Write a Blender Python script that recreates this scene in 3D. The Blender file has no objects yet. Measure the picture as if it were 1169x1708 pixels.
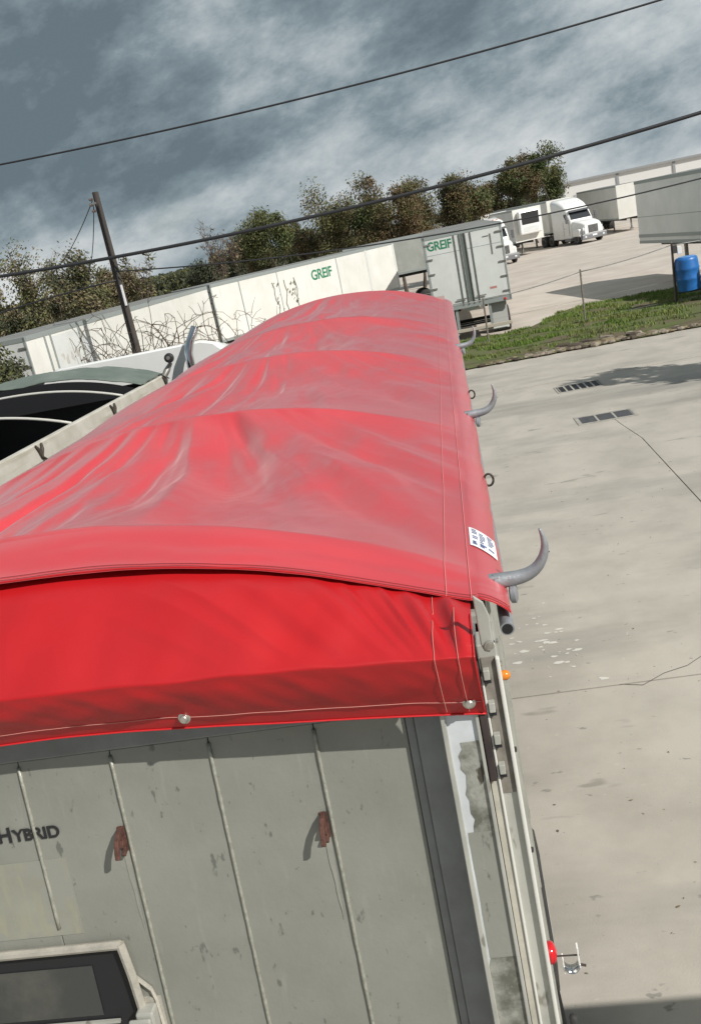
import bpy, math, random
import numpy as np
from mathutils import Vector, Matrix, noise
random.seed(7)
sc = bpy.context.scene
COL = sc.collection
R_ = math.radians

# ------------------------------------------------------------------ camera
PITCH, ROLL, YAW, FPX = .2950, .2086, .1527, 1500.0
fw = Vector((-math.sin(YAW)*math.cos(PITCH), math.cos(YAW)*math.cos(PITCH), -math.sin(PITCH)))
rt = Vector((math.cos(YAW), math.sin(YAW), 0)); up = rt.cross(fw)
r2 = rt*math.cos(ROLL)-up*math.sin(ROLL); u2 = rt*math.sin(ROLL)+up*math.cos(ROLL)
cd = bpy.data.cameras.new('camera'); cam = bpy.data.objects.new('camera', cd); COL.objects.link(cam)
cam.matrix_world = Matrix(((r2.x, u2.x, -fw.x, -.008), (r2.y, u2.y, -fw.y, 0), (r2.z, u2.z, -fw.z, 4.8), (0, 0, 0, 1)))
cd.sensor_fit = 'VERTICAL'; cd.sensor_height = 24; cd.lens = FPX/1708*24
cd.clip_start = .05; cd.clip_end = 3000
sc.camera = cam

# ------------------------------------------------------------------ sun and sky
SUN = Vector((1.35, -.95, 1.40)).normalized()
sl = bpy.data.lights.new('sun', 'SUN'); sl.energy = 4.8; sl.angle = R_(.6); sl.color = (1, .965, .905)
so = bpy.data.objects.new('sun', sl); COL.objects.link(so); so.rotation_euler = (-SUN).to_track_quat('-Z', 'Y').to_euler()
so.location = SUN*60
w = bpy.data.worlds.new('World'); sc.world = w; w.use_nodes = True
nt = w.node_tree; nt.nodes.clear()
def N(t, **k):
    n = nt.nodes.new(t)
    for a, b in k.items(): setattr(n, a, b)
    return n
def lk(a, b): nt.links.new(a, b)
sky = N('ShaderNodeTexSky', sky_type='NISHITA', sun_disc=False, sun_elevation=math.asin(SUN.z), sun_rotation=math.atan2(SUN.x, SUN.y), dust_density=1.5)
bg1 = N('ShaderNodeBackground'); bg1.inputs[1].default_value = .085; lk(sky.outputs[0], bg1.inputs[0])
tc = N('ShaderNodeTexCoord'); sep = N('ShaderNodeSeparateXYZ'); lk(tc.outputs['Generated'], sep.inputs[0])
def M(op, a, b=None, clamp=False):
    n = N('ShaderNodeMath', operation=op, use_clamp=clamp)
    for i, q in enumerate((a, b)):
        if q is None: continue
        if isinstance(q, (int, float)): n.inputs[i].default_value = q
        else: lk(q, n.inputs[i])
    return n.outputs[0]
def cloudnoise(tilt, scl, off, scale, detail, rough, dist):
    mp = N('ShaderNodeMapping', vector_type='TEXTURE'); mp.inputs['Rotation'].default_value = (0, R_(tilt), 0); mp.inputs['Scale'].default_value = scl; mp.inputs['Location'].default_value = off
    lk(tc.outputs['Generated'], mp.inputs[0])
    n = N('ShaderNodeTexNoise'); lk(mp.outputs[0], n.inputs['Vector'])
    n.inputs['Scale'].default_value = scale; n.inputs['Detail'].default_value = detail; n.inputs['Roughness'].default_value = rough; n.inputs['Distortion'].default_value = dist
    return n.outputs[0]
# long rolls of stratocumulus that rise to the right, with billows on their edges
na = cloudnoise(-14, (3.4, 3.4, 1), (2.3, .5, .43), 4.2, 4, .5, .25)
nb = cloudnoise(-14, (1.9, 1.9, 1), (.9, 4.3, 2), 8.5, 11, .66, 0)
nm = M('ADD', M('ADD', M('MULTIPLY', na, .56), M('MULTIPLY', M('POWER', 2.718, M('MULTIPLY', M('MAXIMUM', sep.outputs[2], 0.0), -11.0)), .055)), M('MULTIPLY', nb, .44))
cr = N('ShaderNodeValToRGB'); lk(nm, cr.inputs[0])
e = cr.color_ramp.elements
e[0].position = .425; e[0].color = (.138, .184, .214, 1)
e[1].position = .66; e[1].color = (.88, .87, .85, 1)
for p_, c_ in ((.475, (.225, .285, .318, 1)), (.515, (.37, .43, .46, 1)), (.565, (.56, .60, .615, 1))):
    q = cr.color_ramp.elements.new(p_); q.color = c_
bg2 = N('ShaderNodeBackground'); lk(cr.outputs[0], bg2.inputs[0]); bg2.inputs[1].default_value = 1.0
ng = cloudnoise(-13, (2.2, 2.2, 1), (1.2, 7.7, 5), 4.2, 5, .5, .3)
gap = M('MULTIPLY', M('SUBTRACT', ng, .60), 7.0, True)
mixs = N('ShaderNodeMixShader'); lk(gap, mixs.inputs[0]); lk(bg2.outputs[0], mixs.inputs[1]); lk(bg1.outputs[0], mixs.inputs[2])
wo = N('ShaderNodeOutputWorld'); lk(mixs.outputs[0], wo.inputs[0])
sc.view_settings.view_transform = 'Standard'; sc.view_settings.look = 'None'; sc.view_settings.gamma = 1
sc.view_settings.use_curve_mapping = False; sc.view_settings.exposure = 0.0

# ------------------------------------------------------------------ materials
MATS = {}
def mat(name, col, rough=.6, metal=0, col2=None, nscale=6, detail=6, lo=.35, hi=.65, bump=0, bscale=40, stretch=(1, 1, 1), spec=.5, spots=None, coat=0, coatr=.1, streak=None):
    """principled material; col/col2 mixed by noise, optional spots=(colour, scale, threshold), streak=(colour, stretch, lo, hi)"""
    if name in MATS: return MATS[name]
    m = bpy.data.materials.new(name); m.use_nodes = True; t = m.node_tree; n = t.nodes; L = t.links.new
    b = n['Principled BSDF']; b.inputs['Roughness'].default_value = rough; b.inputs['Metallic'].default_value = metal
    b.inputs['Specular IOR Level'].default_value = spec; b.inputs['Coat Weight'].default_value = coat; b.inputs['Coat Roughness'].default_value = coatr
    g = n.new('ShaderNodeNewGeometry')
    def nz(scale, det=6, st=(1, 1, 1), off=0):
        mp = n.new('ShaderNodeMapping'); mp.inputs['Scale'].default_value = st; mp.inputs['Location'].default_value = (off, off*.7, off*.3); L(g.outputs['Position'], mp.inputs[0])
        x = n.new('ShaderNodeTexNoise'); x.inputs['Scale'].default_value = scale; x.inputs['Detail'].default_value = det; x.inputs['Roughness'].default_value = .6; L(mp.outputs[0], x.inputs['Vector']); return x.outputs[0]
    def ramp(src, lo, hi):
        r = n.new('ShaderNodeMapRange'); r.inputs[1].default_value = lo; r.inputs[2].default_value = hi; r.clamp = True; L(src, r.inputs[0]); return r.outputs[0]
    def mix(f, a, c):
        x = n.new('ShaderNodeMix'); x.data_type = 'RGBA'; L(f, x.inputs[0])
        for s, v in ((x.inputs[6], a), (x.inputs[7], c)):
            if isinstance(v, tuple): s.default_value = (*v, 1)
            else: L(v, s)
        return x.outputs[2]
    cur = col
    if col2: cur = mix(ramp(nz(nscale, detail, stretch), lo, hi), cur, col2)
    if streak: cur = mix(ramp(nz(streak[4] if len(streak) > 4 else 5, 5, streak[1], 3), streak[2], streak[3]), cur, streak[0])
    if spots:
        for sp in (spots if isinstance(spots, list) else [spots]):
            cur = mix(ramp(nz(sp[1], 3, sp[3] if len(sp) > 3 else (1, 1, 1), 11), sp[2], sp[2]+.05), cur, sp[0])
    if isinstance(cur, tuple): b.inputs['Base Color'].default_value = (*cur, 1)
    else: L(cur, b.inputs['Base Color'])
    if bump:
        bp = n.new('ShaderNodeBump'); bp.inputs['Strength'].default_value = bump; bp.inputs['Distance'].default_value = .01; L(nz(bscale, 4, stretch), bp.inputs['Height']); L(bp.outputs[0], b.inputs['Normal'])
    MATS[name] = m; return m

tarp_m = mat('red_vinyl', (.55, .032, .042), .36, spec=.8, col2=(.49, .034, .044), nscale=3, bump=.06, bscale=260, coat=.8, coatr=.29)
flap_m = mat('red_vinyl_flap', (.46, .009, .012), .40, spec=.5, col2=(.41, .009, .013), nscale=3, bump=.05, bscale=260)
tarp_m.node_tree.nodes['Principled BSDF'].inputs['Sheen Weight'].default_value = .22
tarp_m.node_tree.nodes['Principled BSDF'].inputs['Sheen Roughness'].default_value = .45
thread_m = mat('thread', (.62, .28, .24), .7)
thread2_m = mat('dark_thread', (.30, .03, .035), .7)
gate_m = mat('weathered_aluminium', (.300, .302, .266), .55, .25, col2=(.245, .248, .218), nscale=2.5, bump=.08, bscale=60,
             spots=[((.16, .165, .145), 26, .665, (1, 1, .45)), ((.20, .205, .18), 60, .68, (1, 1, .7))], streak=((.34, .34, .30), (5, 5, .25), .60, .85))
bead_m = mat('weld_bead', (.42, .42, .36), .45, .4, col2=(.3, .3, .25), nscale=60, bump=.3, bscale=200)
alu_m = mat('bare_aluminium', (.52, .52, .47), .45, .35, col2=(.40, .40, .36), nscale=5, spots=((.27, .26, .22), 18, .64, (1, 1, .4)), bump=.05, bscale=80)
frame_m = mat('grey_frame', (.26, .27, .27), .5, .3, col2=(.2, .2, .2), nscale=7)
post_m = mat('scuffed_white_post', (.62, .65, .68), .5, .15, col2=(.50, .52, .52), nscale=8)
scuff_m = mat('worn_patch', (.15, .15, .125), .5, .3, col2=(.36, .36, .32), nscale=13, detail=9, lo=.44, hi=.62, spots=[((.08, .07, .055), 24, .60, (1, 1, .5)), ((.48, .48, .45), 30, .66, (1, 1, .6))], bump=.2, bscale=90)
chalk_m = mat('chalky_paint', (.78, .77, .74), .8, bump=.3, bscale=150)
dark_m = mat('dark_iron', (.035, .026, .026), .6, .2, col2=(.06, .045, .04), nscale=20)
steel_m = mat('cast_steel', (.40, .42, .44), .52, .55, col2=(.30, .31, .33), nscale=18, bump=.15, bscale=120)
bolt_m = mat('bolt_steel', (.62, .60, .55), .3, .8, col2=(.4, .38, .34), nscale=60)
rust_m = mat('rusty_iron', (.135, .058, .042), .75, .2, col2=(.06, .028, .022), nscale=50, bump=.4, bscale=200)
black_m = mat('black_void', (.012, .012, .014), .6)
black_paint = mat('black_paint', (.02, .02, .022), .4, bump=.05)
glassy_m = mat('smoked_pane', (.045, .047, .045), .25, spec=.6, col2=(.10, .10, .085), nscale=4, lo=.5, hi=.8)
amber_m = mat('amber_lens', (.65, .20, .015), .2, coat=.5)
redlens_m = mat('red_lens', (.55, .008, .015), .15, coat=.6)
chrome_m = mat('chrome', (.62, .64, .66), .14, 1)
rubber_m = mat('tyre_rubber', (.022, .022, .023), .75, col2=(.04, .038, .035), nscale=9)
white_m = mat('white_truck_paint', (.80, .80, .79), .35, coat=.3, col2=(.74, .74, .72), nscale=3)
door_m = mat('white_trailer_door', (.66, .68, .66), .5, col2=(.60, .61, .59), nscale=1.6, streak=((.55, .54, .50), (3, 3, .3), .58, .8))
sidew_m = mat('white_trailer_side', (.74, .73, .69), .5, col2=(.66, .65, .60), nscale=.9, streak=((.58, .55, .48), (1.2, 1.2, .2), .58, .8))
greyside_m = mat('grey_trailer_side', (.42, .43, .40), .45, .2, col2=(.33, .34, .31), nscale=.8, streak=((.50, .50, .47), (1, 1, .25), .55, .8))
trim_m = mat('trailer_trim', (.34, .37, .36), .45, .3)
seal_m = mat('door_gasket', (.13, .16, .15), .6)
green_m = mat('green_lettering', (.02, .20, .10), .5)
ink_m = mat('black_lettering', (.018, .018, .02), .5)
glass_m = mat('windscreen', (.02, .025, .03), .08, spec=.7)
wood_m = mat('pole_wood', (.045, .036, .031), .9, col2=(.075, .062, .054), nscale=3, stretch=(6, 6, .4), bump=.4, bscale=20)
cable_m = mat('cable_rubber', (.02, .02, .024), .6)
galv_m = mat('galvanised', (.30, .30, .29), .5, .5, col2=(.2, .19, .17), nscale=8)
blue_m = mat('blue_plastic', (.02, .16, .48), .4, col2=(.02, .12, .36), nscale=6)
label_m = mat('label_white', (.78, .78, .80), .5)
print_m = mat('label_print', (.10, .13, .26), .5)
concrete_m = mat('concrete', (.432, .398, .347), .85, col2=(.345, .317, .275), nscale=.9, detail=14, lo=.38, hi=.66, bump=.22, bscale=70,
                 spots=[((.46, .43, .38), 7, .70), ((.27, .25, .215), 2.2, .66, (.35, 1, 1)), ((.25, .235, .205), 9, .68, (.5, 1, 1)), ((.22, .205, .18), 30, .70), ((.47, .44, .39), 24, .745)], streak=((.245, .232, .208), (.16, .6, 1), .50, .70, .9))
gravel_m = mat('pale_gravel', (.52, .465, .41), .95, col2=(.42, .37, .32), nscale=.5, detail=10, bump=.6, bscale=16, streak=((.30, .265, .22), (.12, .5, 1), .58, .75, 1))
soil_m = mat('soil', (.085, .065, .045), .95, col2=(.05, .042, .03), nscale=3, bump=.5, bscale=20)
earth_m = mat('verge_earth', (.085, .105, .028), .95, col2=(.11, .085, .05), nscale=.9, lo=.45, hi=.62, bump=.5, bscale=14)
grass_m = mat('grass_blades', (.12, .19, .028), .7, col2=(.19, .20, .06), nscale=.8, lo=.42, hi=.65)
rock_m = mat('rubble_stone', (.30, .255, .20), .9, col2=(.13, .10, .075), nscale=5, bump=.5, bscale=30)
joint_m = mat('joint_dirt', (.075, .068, .058), .95)
leafO = mat('leaf_olive', (0.128, 0.123, 0.042), .75, col2=(0.075, 0.083, 0.027), nscale=.8)
leafB = mat('leaf_russet', (.150, .098, .045), .75, col2=(.095, .068, .032), nscale=.8)
leafG = mat('leaf_green', (0.090, 0.128, 0.036), .75, col2=(0.051, 0.075, 0.023), nscale=.8)
leafD = mat('leaf_dark', (0.039, 0.050, 0.025), .8, col2=(0.056, 0.063, 0.034), nscale=.8)
leafT = mat('leaf_tan', (0.213, 0.169, 0.094), .8, col2=(0.138, 0.112, 0.069), nscale=.8)
bark_m = mat('bark', (.07, .056, .045), .9, col2=(.11, .092, .075), nscale=4)
twig_m = mat('twig', (.125, .088, .064), .9, col2=(.08, .06, .045), nscale=4)
oldtarp_m = mat('faded_green_tarp', (.105, .135, .115), .6, col2=(.16, .185, .165), nscale=2.5, bump=.15, bscale=20)
rail_m = mat('dirty_white_rail', (.60, .58, .52), .55, .1, col2=(.46, .44, .38), nscale=4, streak=((.40, .37, .30), (1, .3, 3), .55, .75))
hallm = mat('warehouse_sheet', (.72, .71, .69), .6)
mesh_m = mat('dark_screen', (.02, .022, .024), .8)

# ------------------------------------------------------------------ mesh helpers
OFF = {}
class MB:
    def __init__(s): s.v = []; s.f = []; s.m = []
    def add(s, vs, fs, mi=0):
        o = len(s.v); s.v += [tuple(q) for q in vs]; s.f += [tuple(i+o for i in q) for q in fs]; s.m += [mi]*len(fs); return s
    def box(s, x0, x1, y0, y1, z0, z1, mi=0):
        return s.add([(x0, y0, z0), (x1, y0, z0), (x1, y1, z0), (x0, y1, z0), (x0, y0, z1), (x1, y0, z1), (x1, y1, z1), (x0, y1, z1)],
                     [(0, 3, 2, 1), (4, 5, 6, 7), (0, 1, 5, 4), (1, 2, 6, 5), (2, 3, 7, 6), (3, 0, 4, 7)], mi)
    def hexa(s, p, mi=0):      # 8 points: bottom 4, top 4
        return s.add(p, [(0, 3, 2, 1), (4, 5, 6, 7), (0, 1, 5, 4), (1, 2, 6, 5), (2, 3, 7, 6), (3, 0, 4, 7)], mi)
    def tube(s, path, r, n=8, cap=True, mi=0):
        P = [Vector(q) for q in path]; k = len(P); rr = r if isinstance(r, (list, tuple)) else [r]*k
        vs = []; fs = []; ref = None
        for i in range(k):
            d = (P[min(i+1, k-1)]-P[max(i-1, 0)]).normalized()
            if ref is None:
                ref = Vector((0, 0, 1)) if abs(d.z) < .9 else Vector((1, 0, 0))
            a = d.cross(ref)
            if a.length < 1e-4: a = d.cross(Vector((1, .3, 0)))
            a.normalize(); b = a.cross(d).normalized(); ref = b
            for j in range(n):
                t = 2*math.pi*j/n; vs.append(P[i]+(a*math.cos(t)+b*math.sin(t))*rr[i])
        for i in range(k-1):
            for j in range(n):
                j2 = (j+1) % n; fs.append((i*n+j, i*n+j2, (i+1)*n+j2, (i+1)*n+j))
        if cap: fs.append(tuple(range(n))[::-1]); fs.append(tuple((k-1)*n+j for j in range(n)))
        return s.add(vs, fs, mi)
    def lathe(s, c, ax, prof, n=20, mi=0):   # prof: (distance along axis, radius)
        A = Vector(ax).normalized(); ref = Vector((0, 0, 1)) if abs(A.z) < .9 else Vector((1, 0, 0))
        a = A.cross(ref).normalized(); b = A.cross(a); c = Vector(c); vs = []; fs = []
        for (h, r) in prof:
            for j in range(n):
                t = 2*math.pi*j/n; vs.append(c+A*h+(a*math.cos(t)+b*math.sin(t))*r)
        for i in range(len(prof)-1):
            for j in range(n):
                j2 = (j+1) % n; fs.append((i*n+j, i*n+j2, (i+1)*n+j2, (i+1)*n+j))
        fs.append(tuple(range(n))[::-1]); fs.append(tuple((len(prof)-1)*n+j for j in range(n)))
        return s.add(vs, fs, mi)
    def prism(s, prof, ax, lo, hi, inset=0, mi=0):
        """profile polygon extruded along axis ax (0: prof=(y,z), 1: prof=(x,z))"""
        n = len(prof); vs = []
        for h in (lo, hi):
            for (a, b) in prof: vs.append((h, a, b) if ax == 0 else ((a, h, b) if ax == 1 else (a, b, h)))
        fs = [tuple(range(n)), tuple(range(2*n-1, n-1, -1))]+[(i, (i+1) % n+0, (i+1) % n+n, i+n)[::-1] for i in range(n)]
        return s.add(vs, fs, mi)
    def grid(s, P, nu, nv, mi=0):
        vs = [P(i/nu, j/nv) for j in range(nv+1) for i in range(nu+1)]
        return s.add(vs, [(j*(nu+1)+i, j*(nu+1)+i+1, (j+1)*(nu+1)+i+1, (j+1)*(nu+1)+i) for j in range(nv) for i in range(nu)], mi)
    def build(s, name, mats, parent=None, smooth=None, bevel=0, solid=0, world=True):
        me = bpy.data.meshes.new(name); off = OFF.get(parent.name, Vector((0, 0, 0))) if (parent and world) else Vector((0, 0, 0))
        me.from_pydata([(x-off.x, y-off.y, z-off.z) for x, y, z in s.v], [], s.f)
        ml = mats if isinstance(mats, (list, tuple)) else [mats]
        for q in ml: me.materials.append(q)
        if len(ml) > 1: me.polygons.foreach_set('material_index', s.m)
        if smooth is not None:
            me.polygons.foreach_set('use_smooth', [True]*len(me.polygons))
            if smooth < 180: me.set_sharp_from_angle(angle=R_(smooth))
        me.update()
        o = bpy.data.objects.new(name, me); COL.objects.link(o)
        if parent:
            o.parent = parent; OFF[o.name] = OFF.get(parent.name, Vector((0, 0, 0)))
        if bevel:
            md = o.modifiers.new('bevel', 'BEVEL'); md.width = bevel; md.segments = 2; md.limit_method = 'ANGLE'; md.angle_limit = R_(35)
        if solid:
            md = o.modifiers.new('solid', 'SOLIDIFY'); md.thickness = solid; md.offset = -1
        return o
def tag(o, label, cat, group=None):
    o['label'] = label; o['category'] = cat
    if group: o['group'] = group
    return o
def kind(o, k='structure', label=None):
    o['kind'] = k
    if label: o['label'] = label
    return o
def thing(name, label, cat, loc=(0, 0, 0), rz=0, group=None, world=False):
    o = bpy.data.objects.new(name, None); COL.objects.link(o); o.location = loc; o.rotation_euler = (0, 0, rz); o.empty_display_size = .3
    OFF[o.name] = Vector(loc) if world else Vector((0, 0, 0))
    return tag(o, label, cat, group)
def lettering(txt, size, m, parent, origin, xdir, updir, name='lettering', bold=.0, sx=1.0, ext=.003, world=True, spacing=1.0):
    cu = bpy.data.curves.new('t', 'FONT'); cu.body = txt; cu.size = size; cu.extrude = ext; cu.offset = bold; cu.space_character = spacing
    ob = bpy.data.objects.new('t', cu); COL.objects.link(ob)
    dg = bpy.context.evaluated_depsgraph_get(); me = bpy.data.meshes.new_from_object(ob.evaluated_get(dg))
    bpy.data.objects.remove(ob); X = Vector(xdir).normalized(); U = Vector(updir).normalized(); Z = X.cross(U)
    off = OFF.get(parent.name, Vector()) if world else Vector(); O = Vector(origin)-off
    me.transform(Matrix(((X.x*sx, U.x, Z.x, O.x), (X.y*sx, U.y, Z.y, O.y), (X.z*sx, U.z, Z.z, O.z), (0, 0, 0, 1))))
    me.materials.clear(); me.materials.append(m); me.name = name
    o = bpy.data.objects.new(name, me); COL.objects.link(o); o.parent = parent; OFF[o.name] = OFF.get(parent.name, Vector()); return o
def fbm(x, y, z=0, o=4): return noise.fractal(Vector((x, y, z)), 1.0, 2.0, o)
def nz(x, y, z=0): return noise.noise(Vector((x, y, z)))
def sstep(a, b, x): t = min(1, max(0, (x-a)/(b-a))); return t*t*(3-2*t)

# ------------------------------------------------------------------ ground
g = MB(); g.box(-900, 900, -300, 1500, -1.0, -.05); kind(g.build('ground', soil_m))
base = kind(MB().box(-60, 60, -40, 28.75, -.05, -.018).build('concrete_yard', joint_m))
xs = [-60, -14.3, -5.2, 3.17, 12.0, 21, 60]; ys = [-40, -12, -2.2, 8.27, 24.2, 28.72]
for i in range(len(xs)-1):
    for j in range(len(ys)-1):
        gp = .009
        if ys[j] == 8.27 and xs[i] in (-5.2, 3.17) or (ys[j] == 24.2 and xs[i] == 3.17):
            continue
        x1_ = 12.0 if (ys[j] == 24.2 and xs[i] == -5.2) else xs[i+1]
        b = MB(); b.box(xs[i]+gp, x1_-gp, ys[j]+(.028 if ys[j] == 24.2 else gp), ys[j+1]-(.028 if ys[j+1] == 24.2 else gp), -.016, 0)
        b.build('slab', concrete_m, base, bevel=.006)
for pl in ([(-5.191, 8.279), (3.161, 8.279), (3.161, 17.3), (3.02, 18.6), (2.95, 19.6), (3.3, 19.6), (11.991, 19.6), (11.991, 24.172), (-5.191, 24.172)], [(3.179, 8.279), (11.991, 8.279), (11.991, 19.598), (2.965, 19.598), (3.036, 18.6), (3.179, 17.3)]):
    MB().prism(pl, 2, -.016, 0).build('slab', concrete_m, base)
# the wandering crack that leaves the joint
cp = [(1.05, 8.27), (1.25, 8.2), (1.5, 8.38), (1.75, 8.47), (1.95, 8.64), (2.3, 8.78), (2.62, 9.05), (3.17, 9.3)]
b = MB()
for (a, c) in zip(cp[:-1], cp[1:]):
    b.add([(a[0], a[1]-.006, .003), (c[0], c[1]-.006, .003), (c[0], c[1]+.005, .003), (a[0], a[1]+.005, .003)], [(0, 1, 2, 3)])
b.build('crack', joint_m, base)
# gravel lot beyond the verge
def lot(u, v):
    x = -70+u*150; y = 34.4+v*v*190
    yy = 34.4 if x < 2.2 else (34.4+4.0*sstep(2.2, 5.2, x))
    y = max(y, yy) if v > 0 else yy
    return (x, y, .035+.03*fbm(x*.2, y*.2))
kind(MB().grid(lot, 150, 60).build('gravel_lot', gravel_m, smooth=180))
def verge(u, v):
    x = -50+u*130; y1 = 35.2 if x < 2.2 else 35.2+3.9*sstep(2.2, 5.2, x)
    y1 += .25*fbm(x*.8, 3); ys_ = 28.60+.14*fbm(x*1.3, 7); y = ys_+v*(y1-ys_)
    return (x, y, .03+.13*math.sin(math.pi*min(1, v*1.02))**.6+.05*fbm(x*.7, y*.9)*min(1, v*6)*min(1, (1-v)*6)+ .008)
vg = kind(MB().grid(verge, 420, 26).build('grass_verge', earth_m, smooth=180))
rng = np.random.default_rng(3)
def blades(n, x0, x1):
    V = []; F = []
    for k in range(n):
        x = rng.uniform(x0, x1); v = rng.uniform(.10, 1.0)
        p = verge((x+50)/130, v)
        if fbm(p[0]*.8, p[1]*1.3, 4) < -.03: continue
        if v < .24 and rng.random() < .6: continue
        h = rng.uniform(.05, .13); a = rng.uniform(0, 6.28); wd = rng.uniform(.012, .03)
        dx, dy = math.cos(a)*wd, math.sin(a)*wd; lx, ly = rng.normal(0, .03, 2); o = len(V)
        V += [(p[0]-dx, p[1]-dy, p[2]-.02), (p[0]+dx, p[1]+dy, p[2]-.02), (p[0]+lx, p[1]+ly, p[2]+h)]; F.append((o, o+1, o+2))
    m_ = MB(); m_.add(V, F); return m_
kind(blades(60000, -1, 16).build('grass', grass_m), 'stuff', 'short green grass on the verge between road and lot')
# rubble along the road edge
def rock(b, x, y, z, s, mi=0, flat=.6):
    n = 7; vs = []; ph = random.random()*6
    for k, (zz_, rr) in enumerate(((-.4, .7), (.1, 1), (.65, .6))):
        for j in range(n):
            t = 2*math.pi*j/n+ph; q = rr*s*random.uniform(.7, 1.25); vs.append((x+math.cos(t)*q*1.2, y+math.sin(t)*q, z+zz_*s*flat*random.uniform(.8, 1.2)))
    vs.append((x, y, z+.8*s*flat)); fs = []
    for i in range(2):
        for j in range(n): j2 = (j+1) % n; fs.append((i*n+j, i*n+j2, (i+1)*n+j2, (i+1)*n+j))
    for j in range(n): fs.append((2*n+j, 2*n+(j+1) % n, 3*n))
    b.add(vs, fs, mi)
b = MB()
for k in range(900):
    x = random.uniform(-2, 14); d = abs(random.gauss(0, .38)); dens = .45+.9*math.exp(-((x-4.3)/2.0)**2)
    if random.random() > dens: continue
    s = random.choice([.04, .05, .06, .09, .13]); y = 28.62+d*(.6+.9*math.exp(-((x-4.3)/1.5)**2))
    if 3.2 < x < 5.6 and random.random() < .18: s *= 2.0
    rock(b, x, y, .05, s, random.choice([0, 0, 1, 2]))
kind(b.build('rubble', [rock_m, soil_m, leafT]), 'stuff', 'broken stones, soil and dry leaves heaped along the road edge')
# fallen bits on the concrete
b = MB()
for k in range(170):
    y = random.uniform(4.5, 22); x = random.uniform(.1, .24*y+.4); s = random.uniform(.003, .008)+.010*random.random()**4; a = random.random()*6
    c_, s_ = math.cos(a), math.sin(a)
    pts = [(-1.6, 0), (0, .55), (1.5, .1), (.2, -.6)]
    b.add([(x+(p*c_-q*s_)*s, y+(p*s_+q*c_)*s, .004+random.random()*.008) for p, q in pts], [(0, 1, 2, 3)], random.choice([0, 0, 1, 2]))
kind(b.build('leaf_litter', [leafB, soil_m, leafT]), 'stuff', 'scattered dry leaves and grit on the concrete')
# white paint splashes
b = MB()
for k in range(46):
    x = random.gauss(.42, .28); y = random.gauss(9.4, .42); s = random.uniform(.008, .05)*random.random()+.006
    n = 9; b.add([(x+math.cos(t*6.283/n)*s*random.uniform(.6, 1.9), y+math.sin(t*6.283/n)*s*random.uniform(.5, 1.1), .003+.00002*k) for t in range(n)], [tuple(range(n))])
kind(b.build('paint_splash', mat('faded_splash', (.56, .54, .49), .85), base), 'stuff')

# drain grates
def drain(name, x0, x1, y0, y1, label, open_, rz):
    cx, cy = (x0+x1)/2, (y0+y1)/2; w_, d_ = (x1-x0)/2, (y1-y0)/2
    t = thing(name, label, 'drain grate', (cx, cy, 0), rz)
    f = MB()
    for a in ((-w_-.07, w_+.07, -d_-.07, -d_), (-w_-.07, w_+.07, d_, d_+.07), (-w_-.07, -w_, -d_, d_), (w_, w_+.07, -d_, d_)):
        f.box(a[0], a[1], a[2], a[3], .001, .012)
    f.build('frame', mat('grate_frame', (.38, .36, .32), .8, col2=(.28, .26, .23), nscale=5), t)
    MB().box(-w_, w_, -d_, d_, .0008, .003).build('under_sheet', black_m if open_ else mat('grate_plate_bed', (.36, .34, .30), .8), t)  # open grate: black sheet paints the darkness below the bars
    if open_:
        for k in range(7):
            x = -w_+k*(2*w_/6); MB().box(x-.022, x+.022, -d_+.002, d_-.002, .0035, .012).build('bar', MATS['grate_frame'], t)
    else:
        for k in range(3):
            a = -w_+k*(2*w_/3)+.022; q = MB(); q.box(a, a+2*w_/3-.044, -d_+.01, d_-.01, .0035, .009)
            p_ = q.build('cover_plate', mat('grate_plate', (.135, .135, .14), .6, .3, col2=(.09, .09, .095), nscale=10), t, bevel=.003)
            s = MB(); n = 9
            for i in range(1, n): xx = a+i*(2*w_/3-.044)/n; s.box(xx-.006, xx+.006, -d_+.03, d_-.03, .0092, .014)
            s.build('rib', MATS['grate_plate'], p_)
drain('drain_grate', 2.32, 3.33, 22.72, 23.42, 'open drain grate with six dark slots, farther of the two in the concrete', True, R_(1.5))
drain('drain_grate', 2.30, 3.42, 19.16, 19.75, 'drain grate of three grey ribbed plates, nearer of the two in the concrete', False, R_(.8))

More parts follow.
